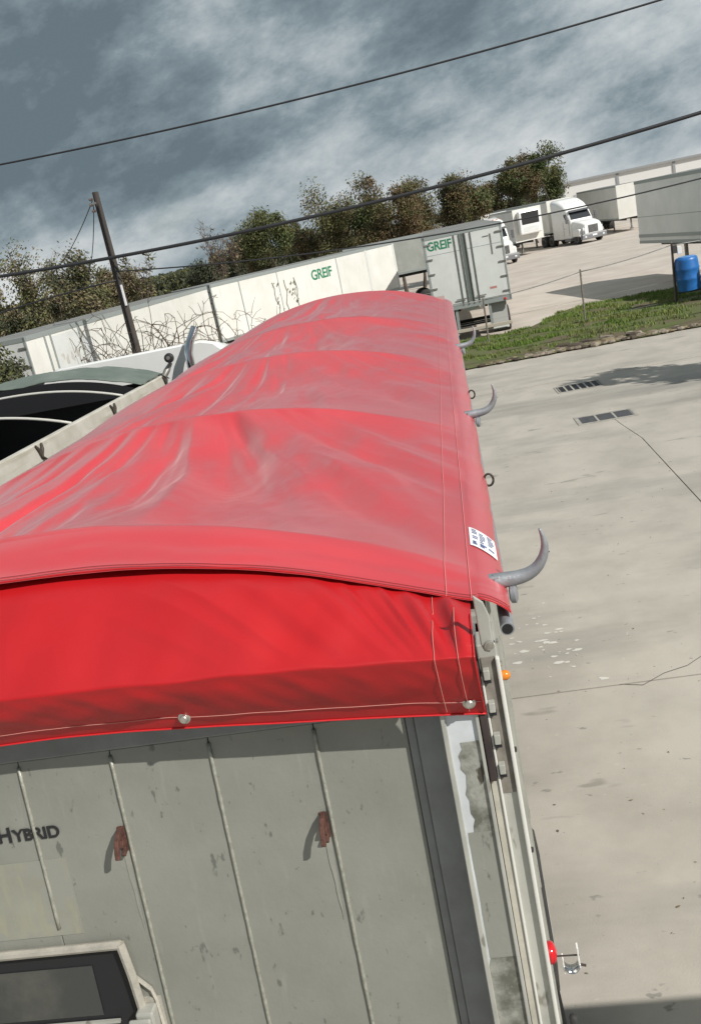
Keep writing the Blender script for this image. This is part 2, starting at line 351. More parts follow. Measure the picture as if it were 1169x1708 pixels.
# ------------------------------------------------------------------ the red tarped dump trailer
RZ = 3.89
TR = thing('dump_trailer', 'aluminium dump trailer covered with a glossy red tarp, tailgate facing the viewer', 'dump trailer', (-1.28, 6.2, 0), world=True)
BOWS = [2.255, 3.90, 5.70, 7.70, 10.42]; YR = 2.065
XL, XC, HW = -2.5, -1.28, 1.22
def tarp_z(x, y):
    """tarp height over the rail at (x, y) including sag and folds"""
    xn = (x-XC)/HW; a = max(0, 1-abs(xn)**2.15)
    arch = (.275+.025*math.exp(-((y-2.255)/.5)**2))*a
    if y <= BOWS[0]:
        i = -1; t = (BOWS[0]-y)/(BOWS[0]-YR)
        drop = .062*sstep(-.25, .95, t)**1.2*a**.5-.0035*a**.5
        f = .0028*math.sin((y*85)+4.0*fbm(x*1.3, y*2, 3)+xn*2.5)*sstep(-.2, .85, xn)*a**.4*min(1, t*2)
        f += .006*fbm(x*1.8, y*7, 8)*min(1, t*2)
        return RZ+arch-drop+f
    for i in range(len(BOWS)-1):
        if y <= BOWS[i+1]: break
    y0, y1 = BOWS[i], BOWS[i+1]; t = (y-y0)/(y1-y0); s = math.sin(math.pi*min(1, max(0, t)))
    sag = (.50, .50, .48, .42)[i]*(1-abs(2*t-1)**3.2)
    edge = a**.45
    z = arch*(1-sag)
    # folds fan out from the far bow towards the rails of the near bow
    ox, oy = XC+.10*math.sin(i*2.1), y1+.55
    ang = math.atan2(x-ox, oy-y); rr = math.hypot(x-ox, oy-y)
    amp = (.092, .082, .072, .065)[i]
    n1 = nz(ang*4.4+i*7.3+.3*nz(x*2, y*2), rr*.7+i*3)
    n2 = nz(ang*11+i*3.7, rr*1.3+i*9+5)
    rid = (1-2*abs(nz(ang*6.5+i*5.1, rr*.7+2*i)))
    fold = amp*(n1*.95+n2*.42)+.018*max(0, rid-.35)
    fold += .007*max(0, 1-3.0*abs(n2))
    z += fold*s**.55*edge
    # small puckers along the rail and behind the bow
    z += .006*edge*fbm(x*7, y*4, i)*(.3+.7*s)
    z += .007*math.sin(x*26+3*nz(x*3, y))*math.exp(-((y-(y1-.33))/.10)**2)*edge
    # diagonal tension creases running to the right rail
    q = (x*1.05+y*.62); z += .017*(nz(q*6.0, i*4.0+(x-y)*.35))*sstep(.1, .75, xn)*s**.6*(1-.5*sstep(.85, 1, xn))
    q = (x*-1.05+y*.72); z += .022*(nz(q*5.5, i*6.0+(x+y)*.3))*sstep(.0, .7, -xn)*s**.6
    # long shallow waves of the taut cloth
    z += .006*nz(x*1.6+y*.9, y*2.4, 5)*edge
    return RZ+z
EDGE_R = [(-.045, -.005), (-.028, -.014), (-.010, -.027), (.006, -.042), (.014, -.056)]
def tarp_pt(s, y):
    """s in metres across: 0..2.44 over the arch, beyond = down the right side, below 0 = down the left side"""
    if s < 0:
        k = min(1, -s/.14); x = XL-.05*k; return Vector((x, y, tarp_z(XL, y)-.14*k**1.2))
    if s <= 2.44: x = XL+s; return Vector((x, y, tarp_z(x, y)))
    k = (s-2.44)/.14*len(EDGE_R); i = min(len(EDGE_R)-1, int(k)); f = k-i
    a = EDGE_R[i-1] if i > 0 else (-.06, 0); c = EDGE_R[i]
    wv = .006*nz(y*2.1, 7)*(i+f)/5+.003*nz(y*7, 2)
    return Vector((a[0]+(c[0]-a[0])*f+wv, y, tarp_z(-.06, y)+a[1]+(c[1]-a[1])*f))
ss = list(np.linspace(-.14, 0, 4))[:-1]+list(np.linspace(0, 2.44, 230))+list(np.linspace(2.44, 2.5799, 11))[1:]
yy = list(np.linspace(YR, 4.0, 190))+list(np.linspace(4.0, 6, 120))[1:]+list(np.linspace(6, 10.42, 170))[1:]
b = MB(); nS = len(ss); vs = [tarp_pt(s, y) for y in yy for s in ss]
b.add(vs, [(j*nS+i, j*nS+i+1, (j+1)*nS+i+1, (j+1)*nS+i) for j in range(len(yy)-1) for i in range(nS-1)])
# front end drop
vs = [tarp_pt(s, 10.42)+Vector((0, .03*k, -.22*k*k)) for k in (0, .4, .7, 1) for s in ss]
b.add(vs, [(j*nS+i, j*nS+i+1, (j+1)*nS+i+1, (j+1)*nS+i) for j in range(3) for i in range(nS-1)])
tarp = b.build('tarp', tarp_m, TR, smooth=180)
def along(fn, ts, r, name, m, parent, n=5, lift=.0015):
    return MB().tube([fn(t)+Vector((0, 0, lift)) for t in ts], r, n).build(name, m, parent, smooth=180)
T_ = np.linspace(YR+.003, 10.3, 420)
for s in (2.365, 2.425): along(lambda y, s=s: tarp_pt(s, y), T_, .0014, 'stitch_line', mat('pink_thread', (.62, .20, .20), .7), tarp)
S_ = np.linspace(-.1, 2.57, 260)
for y in (YR+.006, YR+.020, YR+.034): along(lambda s, y=y: tarp_pt(s, y), S_, .0009 if y > YR+.01 else .0026, 'stitch_line' if y > YR+.01 else 'hem', thread2_m if y > YR+.01 else flap_m, tarp)
# printed warning label stuck over the right edge
def lab(u, v):
    s = 2.435+u*.115; y = 2.60-v*.16-u*.05; p = tarp_pt(s, y); return p+Vector((.0015, 0, .0022))
lb = MB().grid(lab, 10, 8).build('warning_label', label_m, tarp, smooth=180)
b = MB()
rl = random.Random(5)
for blk in range(3):
    u0 = .08+blk*.31
    for r_ in range(9):
        if rl.random() < .12: continue
        v0 = .08+r_*.094; w_ = .24*rl.uniform(.5, 1); hgt = .045 if r_ not in (7, 8) else .075
        pts = [lab(u0, v0), lab(u0+w_, v0), lab(u0+w_, v0+hgt), lab(u0, v0+hgt)]
        b.add([p+Vector((.0006, 0, .0009)) for p in pts], [(0, 3, 2, 1)])
b.build('label_print', print_m, tarp)
# rear flap under the tarp, folded over the tailgate header
def flap(u, v):
    x = -2.47+u*2.39; xn = (x-XC)/HW; a = max(0, 1-abs(xn)**2.15); cg = max(0, 1-xn*xn)
    ztop = RZ+.262*a-.027; ytop = 2.16
    zf = RZ-.028+.055*cg; yf = 1.812+.004*math.sin(x*3)
    zh = RZ-.222+.087*cg+.004*math.sin(x*5+1)
    if v < .62:
        t = v/.62; y = ytop+(yf-ytop)*t; z = ztop+(zf-ztop)*t**1.55
        bul = math.sin(math.pi*t)*(.25+.75*sstep(.1, .5, t))
        z += .008*bul*(.5+.5*a)
        # taut wrinkles fanning from the right corner and shallow vertical waves
        ang = math.atan2((-.06-x), .25+(1-t)*.35)
        z += .022*nz(ang*9.5, 2)*sstep(-.15, .75, xn)*bul**.7+.020*max(0, 1-3*abs(nz(ang*7+1, 5)))*sstep(.1, .8, xn)*bul
        z += .014*nz(x*4.2, t*1.1, 9)*bul+.009*nz(x*11+t*1.5, t*.8, 3)*bul**.5*sstep(.2, .9, t)
        y -= .008*max(0, nz(x*4.2, 1, 9))*sstep(.6, 1, t)
    else:
        t = (v-.62)/.38; t2 = sstep(0, .12, t)
        z = zf+(zh-zf)*t; y = yf+.074*t-.008*math.sin(math.pi*min(1, t*1.3))
        y -= .009*nz(x*7+t*2, t*1.5, 4)*math.sin(math.pi*min(1, .15+t*.8))+.005*nz(x*16-t*3, t*2, 6)*(1-t)*min(1, t*5)
    return Vector((x, y, z))
def flap_n(u, v, k=.0022):
    a = flap(u, v); du = flap(min(1, u+.004), v)-flap(max(0, u-.004), v); dv = flap(u, min(1, v+.006))-flap(u, max(0, v-.006))
    n = du.cross(dv).normalized(); n = n if n.y < 0 else -n
    return a+n*k
b = MB(); b.grid(flap, 300, 120)
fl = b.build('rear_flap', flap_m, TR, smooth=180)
U_ = np.linspace(.0, .9995, 260)
for v in (.90,): along(lambda u, v=v: flap_n(u, v, .0012), U_, .0008, 'stitch_line', thread_m, fl, lift=0)
along(lambda u: flap(u, .992)+Vector((0, -.0015, 0)), U_, .0024, 'hem', mat('red_hem', (.55, .02, .025), .45), fl, lift=0)
V_ = np.linspace(.16, .97, 140)
for u in (.9985, .984, .962): along(lambda v, u=u: flap_n(u, v), V_, .0008 if u < .99 else .0022, 'stitch_line' if u < .99 else 'hem', thread_m if u < .99 else flap_m, fl, lift=0)
for x in (-.115, -.795, -1.50, -2.20):
    p = flap((x+2.47)/2.39, .905)
    b = MB(); b.lathe(p+Vector((0, -.001, 0)), (0, -1, .05), [(0, .0155), (.003, .0155), (.0042, .013), (.0045, .0105), (.012, .0102), (.014, .008)], 14)
    b.build('bolt', bolt_m, fl, smooth=35)

# tailgate: leaning plane, foot towards the viewer
TILT = .15
def gy(z, d=0.0): return 1.97-d-(3.59-z)*TILT
def slab_on_gate(b, x0, x1, z0, z1, d0, d1, mi=0):   # d measured out of the gate plane towards the viewer
    b.hexa([(x0, gy(z0, d1), z0), (x1, gy(z0, d1), z0), (x1, gy(z0, d0), z0), (x0, gy(z0, d0), z0), (x0, gy(z1, d1), z1), (x1, gy(z1, d1), z1), (x1, gy(z1, d0), z1), (x0, gy(z1, d0), z1)], mi); return b
GB = 1.32
b = MB(); slab_on_gate(b, -2.50, -.06, 3.655, RZ-.06, -.06, .006)
slab_on_gate(b, -.262, -.188, GB, 3.6555, -.05, .028); slab_on_gate(b, -2.36, -2.286, GB, 3.6555, -.05, .028)
slab_on_gate(b, -2.285, -.263, GB-.12, GB, -.05, .03)
gate = b.build('tailgate', frame_m, TR, bevel=.006)
for x in (-.285, -2.286): slab_on_gate(MB(), x, x+.023, GB, 3.65, -.01, .012).build('gate_lip', frame_m, gate, bevel=.004)
seams = [-2.262, -2.14, -1.87, -1.60, -1.33, -1.07, -.80, -.52, -.286]
for i in range(len(seams)-1):
    slab_on_gate(MB(), seams[i]+.0012, seams[i+1]-.0012, GB, 3.654, -.02, .0005*((i*7) % 3)).build('panel', gate_m, gate, bevel=.002)
for i, x in enumerate(seams[1:-1]):
    zz_ = np.linspace(3.64, GB+.01, 60); lowz = 3.135 if abs(x+1.33) < .01 else GB
    pts = [(x+.0012*nz(z*9, i), gy(z, .0025), z) for z in zz_ if z > lowz]
    rr = [.0052+.0013*nz(z*24, i+3) for z in zz_ if z > lowz]
    MB().tube(pts, rr, 8).build('weld_bead', bead_m, gate, smooth=180)
def gp_(x, z, d): return (x, gy(z, d), z)
# rusty tarp hooks on two seams
def hook(x, z):
    b = MB(); th = .006
    def P(o, h, s): return (x+s*th, gy(z+h*.74, o*.82), z+h*.74)
    prof = [(.0, .046), (.030, .044), (.056, .026), (.072, -.004), (.076, -.030), (.064, -.036), (.056, -.008), (.042, .014), (.026, .018), (.022, .002), (.034, -.016), (.028, -.026), (.014, -.016), (.013, -.028), (.030, -.046), (.024, -.056), (.0, -.048)]
    n = len(prof); vs = [P(o, h, -1) for o, h in prof]+[P(o, h, 1) for o, h in prof]
    b.add(vs, [tuple(range(n)), tuple(range(2*n-1, n-1, -1))]+[(i, i+n, (i+1) % n+n, (i+1) % n) for i in range(n)])
    b.build('tarp_hook', rust_m, gate, bevel=.002)
    slab_on_gate(MB(), x-.010, x+.010, z-.036, z+.034, .001, .005).build('hook_plate', rust_m, gate, bevel=.002)
hook(-1.088, 3.41); hook(-.54, 3.385)
for x, z in ((-1.088, 3.375), (-.54, 3.35)):
    b = MB(); n = 10; L1 = [(x-.010+.004*math.sin(k*1.7)*.3+.001*k, z-.026*k) for k in range(n)]; R1 = [(x+.009-.0008*k, z-.026*k) for k in range(n)]
    b.add([gp_(q[0], q[1], .0022) for q in L1+R1[::-1]], [tuple(range(2*n))]); b.build('pale_run', mat('pale_run', (.325, .322, .28), .6, .2, col2=(.285, .285, .25), nscale=20), gate)
# lettering and the pale ghost of a removed decal
ud = Vector((0, TILT, 1)).normalized(); yv = lambda z: gy(z, .0035)
lettering('H', .060, ink_m, gate, (-1.440, yv(3.436), 3.436), (1, 0, 0), ud, bold=.0012, ext=.0008)
lettering('YBRID', .047, ink_m, gate, (-1.393, yv(3.436), 3.436), (1, 0, 0), ud, bold=.0012, ext=.0008, sx=1.03, spacing=1.0)
slab_on_gate(MB(), -1.90, -1.262, 3.150, 3.372, .0008, .0022).build('decal_ghost', mat('decal_ghost', (.31, .31, .255), .6, .1, col2=(.27, .27, .225), nscale=9, streak=((.33, .32, .23), (9, 9, .4), .52, .75), spots=((.28, .28, .245), 8, .52)), gate)
# chute door: cast frame, black sheet for the dark opening, smoked inner plate, latch
b = MB()
fr = [(-1.95, 3.118), (-1.160, 3.118), (-1.140, 3.06), (-1.142, 3.00), (-1.136, 2.96)]
def gp(x, z, d): return (x, gy(z, d), z)
b.tube([gp(x, z, .018) for x, z in fr[:2]], .0125, 8); b.tube([gp(-1.160, 3.122, .018), gp(-1.148, 3.03, .018), gp(-1.14, 2.90, .016)], .0125, 8)
b.tube([gp(-1.148, 3.015, .008), gp(-1.108, 2.972, .008)], .006, 5); b.tube([gp(-1.108, 2.974, .008), gp(-1.100, 2.94, .008), gp(-1.084, 2.60, .008)], .006, 5)
b.tube([gp(-1.95, 3.118, .018), gp(-1.95, 2.45, .018)], .0125, 8)
slab_on_gate(b, -1.145, -1.088, 2.45, 2.945, .001, .008)
cdoor = b.build('chute_door', mat('cast_aluminium', (.50, .47, .41), .5, .3, col2=(.38, .36, .31), nscale=16, bump=.2, bscale=90), gate, smooth=40)
slab_on_gate(MB(), -1.94, -1.165, 2.45, 3.106, .002, .004).build('opening_black', black_m, gate)  # flat black sheet on the panels, shade of the opening put in as colour
slab_on_gate(MB(), -1.94, -1.262, 2.905, 3.055, .0045, .007).build('smoked_plate', glassy_m, gate, bevel=.001)
slab_on_gate(MB(), -1.94, -1.215, 2.885, 2.893, .008, .016).build('door_bar', alu_m, gate)
b = MB(); slab_on_gate(b, -1.150, -1.100, 2.80, 2.935, .009, .05); slab_on_gate(b, -1.168, -1.105, 2.80, 2.925, .0505, .062); b.build('door_latch', alu_m, gate, bevel=.008)
# right and left corner posts
PD = .085
b = MB(); slab_on_gate(b, -.186, -.104, 1.1, 3.845, -.05, PD); b.build('corner_post', post_m, TR, bevel=.004)
b = MB(); slab_on_gate(b, -.192, -.1795, 1.1, 3.80, PD-.004, PD+.007); slab_on_gate(b, -.1095, -.1005, 1.1, 3.80, PD-.004, PD+.009); b.build('post_lip', alu_m, TR, bevel=.002)
slab_on_gate(MB(), -2.456, -2.37, 1.1, 3.845, -.05, PD).build('corner_post', post_m, TR, bevel=.004)
def patch(pts, d, m, nm):
    b = MB(); n = len(pts); b.add([gp(x, z, d) for x, z in pts], [tuple(range(n))]); b.build(nm, m, TR)
rp = random.Random(11)
def ragged(x0, x1, z0, z1, n=14, j=.010):
    return [(x0+rp.uniform(-j, j*.6), z0+(z1-z0)*i/n) for i in range(n+1)][::-1]+[(x1, z0+(z1-z0)*i/n) for i in range(n+1)]
patch(ragged(-.156, -.1105, 3.375, 3.605), PD+.0012, scuff_m, 'worn_patch')
patch(ragged(-.176, -.1105, 2.72, 3.04), PD+.0012, scuff_m, 'worn_patch')
patch([(x, z) for x, z in ragged(-.174, -.1105, 3.04, 3.375, j=.001)], PD+.0008, gate_m, 'bare_face')
# hinge bar, lugs and outer channel on the right
b = MB(); slab_on_gate(b, -.0985, -.0815, 3.505, 3.79, PD-.03, PD+.012); b.build('hinge_bar', dark_m, TR, bevel=.002)
b = MB(); slab_on_gate(b, -.0985, -.0800, 1.1, 3.503, PD-.03, PD-.004); b.build('filler_strip', mat('sandy_filler', (.50, .47, .40), .7, col2=(.38, .36, .30), nscale=14), TR)
b = MB(); slab_on_gate(b, -.0795, -.034, 1.1, 3.83, -.05, PD-.012); b.build('outer_channel', alu_m, TR, bevel=.003)
b = MB(); slab_on_gate(b, -.0405, -.0305, 1.1, 3.80, PD-.013, PD+.002); b.build('channel_flange', mat('bright_edge', (.72, .71, .66), .45, .2), TR, bevel=.003)
b = MB(); slab_on_gate(b, -.0805, -.0745, 1.1, 3.76, PD-.013, PD+.001); b.build('channel_flange', MATS['bright_edge'], TR, bevel=.002)
slab_on_gate(MB(), -.0735, -.0410, 3.46, 3.80, PD-.0125, PD-.009).build('rusty_web', mat('stained_web', (.16, .14, .115), .7, col2=(.24, .22, .19), nscale=20), TR)
for z in (3.765, 3.685, 3.605, 3.53):
    b = MB(); slab_on_gate(b, -.0735, -.0585, z-.012, z+.012, PD-.009, PD+.010); b.build('lug', alu_m, TR, bevel=.002)
    slab_on_gate(MB(), -.0745, -.0575, z-.021, z-.0125, PD-.008, PD+.006).build('lug_slot', black_m, TR)
b = MB(); b.prism([(-.066, 3.985), (-.066, 3.86), (-.060, 3.842), (-.048, 3.838), (-.038, 3.85), (-.036, 3.93), (-.045, 3.965)], 1, 1.872, 1.878); b.build('end_plate', alu_m, TR, bevel=.003)
b = MB(); b.lathe((-.047, 1.87, 3.858), (0, -1, 0), [(0, .011), (.004, .011), (.004, .006), (.006, .006)], 16); b.build('plate_bolt', bolt_m, TR, smooth=35)
for z in (3.83, 3.775, 3.56, 3.30):
    b = MB(); b.lathe((-.031, gy(z, PD-.02), z), (1, -.2, 0), [(0, .007), (.005, .007), (.006, .004)], 10); b.build('rivet', dark_m if z < 3.6 else bolt_m, TR, smooth=35)
# body
b = MB(); b.box(-.060, -.045, 1.99, 10.40, 1.15, RZ-.06); b.build('side_wall', alu_m, TR)
b = MB(); b.box(-2.515, -2.50, 1.99, 10.40, 1.15, RZ-.06); b.build('side_wall', alu_m, TR)
b = MB(); b.box(-2.50, -.06, 10.30, 10.33, 1.15, RZ+.05); b.build('front_wall', alu_m, TR)
b = MB(); b.box(-2.50, -.06, 2.05, 10.3, 1.10, 1.15); b.build('floor', alu_m, TR)
for x0 in (-.110, -2.515): MB().box(x0, x0+.062, 2.06, 10.40, RZ-.12, RZ-.035).build('top_rail', alu_m, TR, bevel=.008)
for k in range(14):
    y = 2.35+k*.6
    for x0, x1 in ((-.045, -.036), (-2.524, -2.515)): MB().box(x0, x1, y, y+.06, 1.2, RZ-.11).build('side_rib', alu_m, TR)
for x0 in (-2.0, -.72): MB().box(x0, x0+.12, 1.75, 10.0, .78, 1.095).build('chassis_beam', black_paint, TR)
for yb in BOWS[:1]+BOWS[1:4]:
    MB().tube([(XL+HW*2*t, yb, RZ+.262*max(0, 1-abs(2*t-1)**2.15)-.025) for t in np.linspace(.01, .99, 25)], .016, 8).build('bow', galv_m, TR, smooth=180)
# wheels (two axles, twin tyres)
def wheel(parent, c, ax, r=.52, wd=.28, world=True, dark=False):
    c = Vector(c); A = Vector(ax).normalized()
    t = MB().lathe(c-A*wd/2, A, [(0, r*.62), (0.01, r*.9), (.04, r*.985), (wd*.3, r), (wd*.7, r), (wd-.04, r*.985), (wd-.01, r*.9), (wd, r*.62)], 28)
    o = t.build('wheel', rubber_m, parent, smooth=40, world=world)
    MB().lathe(c-A*wd/2, A, [(.02, r*.60), (wd-.03, r*.60), (wd-.005, r*.61), (wd+.002, r*.56), (wd-.07, r*.42), (wd-.07, r*.22), (wd-.01, r*.19), (wd-.005, r*.05)], 22).build('rim', alu_m if not dark else white_m, o, smooth=30, world=world)
    return o
for y in (3.45, 4.75):
    MB().tube([(-2.3, y, .52), (-.3, y, .52)], .06, 10).build('axle', black_paint, TR)
    for x, a in ((-.16, 1), (-.47, 1), (-2.42, -1), (-2.11, -1)): wheel(TR, (x, y, .52), (a, 0, 0))
MB().box(-.62, -.03, 2.62, 2.64, .25, 1.08).build('mud_flap', rubber_m, TR)
# fender and air hose seen past the right edge
b = MB(); b.tube([(.002+.0012*k, 2.05+.02*k, 2.76-.10*k+.004*k*k) for k in range(3, 14)], .012, 8); b.build('air_hose', rubber_m, TR, smooth=180)
# marker lamp, tail lamp with guard bracket
b = MB(); b.lathe((-.034, 1.99, 3.712), (1, 0, 0), [(0, .012), (.006, .013), (.014, .0125), (.021, .008), (.023, .002)], 16); b.build('marker_lamp', amber_m, TR, smooth=60)
b = MB(); b.lathe((-.036, 1.90, 2.945), (1, 0, 0), [(0, .022), (.006, .029), (.013, .029), (.020, .024), (.025, .012), (.026, .002)], 22); b.build('tail_lamp', redlens_m, TR, smooth=60)
t_ = TR
MB().box(.0, .0035, 1.885, 1.905, 2.885, 2.935).build('lamp_guard', chalk_m, TR, bevel=.001)
MB().box(.040, .0445, 1.885, 1.905, 2.90, 2.965).build('lamp_guard', chalk_m, TR, bevel=.001)
b = MB(); n = 10; vs = []
for yy_ in (1.882, 1.912):
    for k in range(n+1): a = math.pi*k/n; vs.append((.022-.019*math.cos(a), yy_, 2.912-.024*math.sin(a)))
b.add(vs, [(k, k+1, n+2+k, n+1+k) for k in range(n)]); b.build('lamp_cup', chrome_m, TR, smooth=180, solid=.002)
MB().tube([(-.012, 1.893, 2.938), (.046, 1.893, 2.936)], .0022, 6).build('guard_pin', dark_m, TR)
MB().tube([(.044, 1.893, 2.905), (.058, 1.893, 2.900)], .0035, 6).build('guard_pin', dark_m, TR)
# curved tarp stops on the right rail, roll tube, tie rings
def tarp_stop(y, sc_=1.0):
    pts = [(-.015, y, RZ-.035), (.012, y, RZ-.032), (.045, y, RZ-.032), (.078, y, RZ-.026), (.105, y, RZ-.010), (.124, y-.002, RZ+.020), (.131, y-.004, RZ+.050), (.128, y-.006, RZ+.078), (.122, y-.008, RZ+.098)]
    P = [Vector(q) for q in pts]; dense = []
    for i in range(len(P)-1):
        for k in range(4): dense.append(P[i].lerp(P[i+1], k/4))
    dense.append(P[-1])
    for _ in range(3): dense = [dense[0]]+[(dense[i-1]+dense[i]*2+dense[i+1])/4 for i in range(1, len(dense)-1)]+[dense[-1]]
    n = len(dense); rr = [.0220*(1-.86*(i/(n-1))**1.5) for i in range(n)]
    b = MB(); b.tube(dense, rr, 12); o = b.build('tarp_stop', steel_m, TR, smooth=180)
    b = MB(); b.lathe((.022, y-.004, RZ-.072), (1, -.15, 0), [(0, .019), (.004, .026), (.016, .026), (.020, .018)], 16)
    b.build('stop_ear', steel_m, o, smooth=40)
    MB().tube([(.128, y-.003, RZ+.030), (.140, y-.003, RZ+.029)], .002, 6).build('stop_pin', dark_m, o)
    b = MB(); b.box(-.03, .004, y-.016, y+.016, RZ-.075, RZ-.014); b.build('stop_base', steel_m, o, bevel=.004)
for y in (2.235, 4.33, 6.72): tarp_stop(y)
b = MB(); b.lathe((.000, 2.035, RZ-.078), (0, 1, 0), [(0, .0155), (0, .0175), (8.4, .0175), (8.4, .0155), (8.39, .0155), (.06, .0155)], 16); b.build('roll_tube', steel_m, TR, smooth=40)
b = MB(); b.lathe((.000, 2.0348, RZ-.078), (0, -1, 0), [(0, .0138), (.0006, .0138)], 14); b.build('bore_black', black_m, TR)  # black disc over the capped end, painting the dark of the hollow tube
for y in (3.28, 4.98):
    b = MB(); n = 22; c = Vector((.026, y, RZ-.062)); b.tube([c+Vector((math.cos(a)*.017, 0, math.sin(a)*.023)) for a in np.linspace(0, 2*math.pi*.999, n)], .0045, 8); b.build('tie_ring', dark_m, TR, smooth=180)

# ------------------------------------------------------------------ the open trailer alongside on the left
NB = thing('open_dump_trailer', 'open dump trailer with white rail, black inside and bunched grey green tarp at left', 'dump trailer', (-3.22, 9.6, 0), rz=R_(-2.4))
# local frame: x to the left is negative, y = 0 at the front end, rear at y = -8.5
NZ = 3.745
MB().box(-.012, .0, -8.5, 0, 1.2, NZ-.16).build('side_wall', rail_m, NB)
MB().box(-2.55, -2.538, -8.5, 0, 1.2, NZ-.02).build('side_wall', black_paint, NB)
b = MB(); b.box(-.045, .018, -8.5, .02, NZ-.155, NZ); b.build('top_rail', rail_m, NB, bevel=.010)
b = MB(); b.box(.018, .026, -8.5, .02, NZ-.30, NZ-.175); b.build('rail_skirt', mat('pale_skirt', (.70, .68, .62), .5), NB, bevel=.003)
MB().box(-2.59, -2.53, -8.5, .02, NZ-.12, NZ).build('top_rail', rail_m, NB, bevel=.01)
MB().box(-2.54, -.046, -.03, 0, 1.2, NZ-.03).build('front_wall', black_paint, NB)
MB().box(-2.53, -.05, -8.5, -.04, 1.3, 1.34).build('floor', black_paint, NB)
MB().box(-.055, -.0455, -8.4, -.04, 1.35, NZ-.02).build('liner', black_m, NB)
for k in range(12): MB().box(-2.535, -2.45, -.6-k*.66, -.5-k*.66, 1.35, NZ-.05).build('inner_rib', black_paint, NB)
for yb in (-1.05, -2.25, -3.6):
    MB().tube([(-2.53+2.5*t, yb-.06*math.sin(math.pi*t), NZ-.01+.20*(1-abs(2*t-1)**2.3)) for t in np.linspace(.005, .995, 28)], .013, 8).build('bow', mat('pale_bow', (.50, .49, .45), .5), NB, smooth=180)
def ntarp(u, v):
    x = -2.56+2.56*u; a = max(0, 1-abs(2*u-1)**2.4); y = -.62+v*.85
    z = NZ+.02+.235*a*(1-.12*math.cos(v*9))+.018*fbm(x*3, y*7, 2)+.012*math.sin(y*30+2*nz(x*2, 0))*a
    if v > .8: z -= .5*(v-.8)
    return (x, y, z)
MB().grid(ntarp, 60, 30).build('bunched_tarp', oldtarp_m, NB, smooth=180, solid=.01)
MB().grid(lambda u, v: (-2.56+2.52*u, -.63, NZ-.02+.23*max(0, 1-abs(2*u-1)**2.4)*(1-v)-.05*v), 40, 2).build('gap_black', black_m, NB)  # black sheet that paints in the dark gap under the bunched tarp
for yb in (-3.02, -1.5, 0.0):
    b = MB()
    for dx, dz, l in ((.022, -.01, .11), (.03, .0, .085)):
        sg = -1 if dx < .025 else 1
        b.tube([(dx, yb+sg*.045, NZ-.01), (dx+.012, yb+sg*.02, NZ-.05), (dx+.006, yb, NZ-.11), (dx+.012, yb+.04, NZ-.14)], [.010, .014, .010, .008], 7)
    b.build('rail_hook', rust_m if 0 else mat('iron_hook', (.11, .09, .07), .8, .3, col2=(.05, .045, .04), nscale=30), NB, smooth=60)
b = MB(); b.tube([(.03, -.02, NZ-.02), (.05, .06, NZ+.03), (.11, .09, NZ+.11)], [.03, .035, .02], 8); b.build('lamp_arm', galv_m, NB, smooth=60)
b = MB(); b.lathe((.125, .05, NZ+.165), (.1, -1, .1), [(0, .05), (.02, .055), (.05, .05), (.06, .03)], 16); b.build('work_lamp', black_paint, NB, smooth=40)
MB().lathe((.1238, .046, NZ+.166), (.1, -1, .1), [(.061, .022), (.066, .02)], 12).build('lamp_glass', galv_m, NB)
for y in (-6.6, -5.3):
    for x, a in ((-.15, 1), (-2.4, -1)): wheel(NB, (x, y, .52), (a, 0, 0), world=False)
for x in (-1.95, -.7): MB().box(x, x+.12, -8.3, .3, .8, 1.19).build('chassis_beam', black_paint, NB)
MB().box(-.02, .022, -8.52, -8.5, 1.2, NZ-.16).build('rear_post', rail_m, NB)

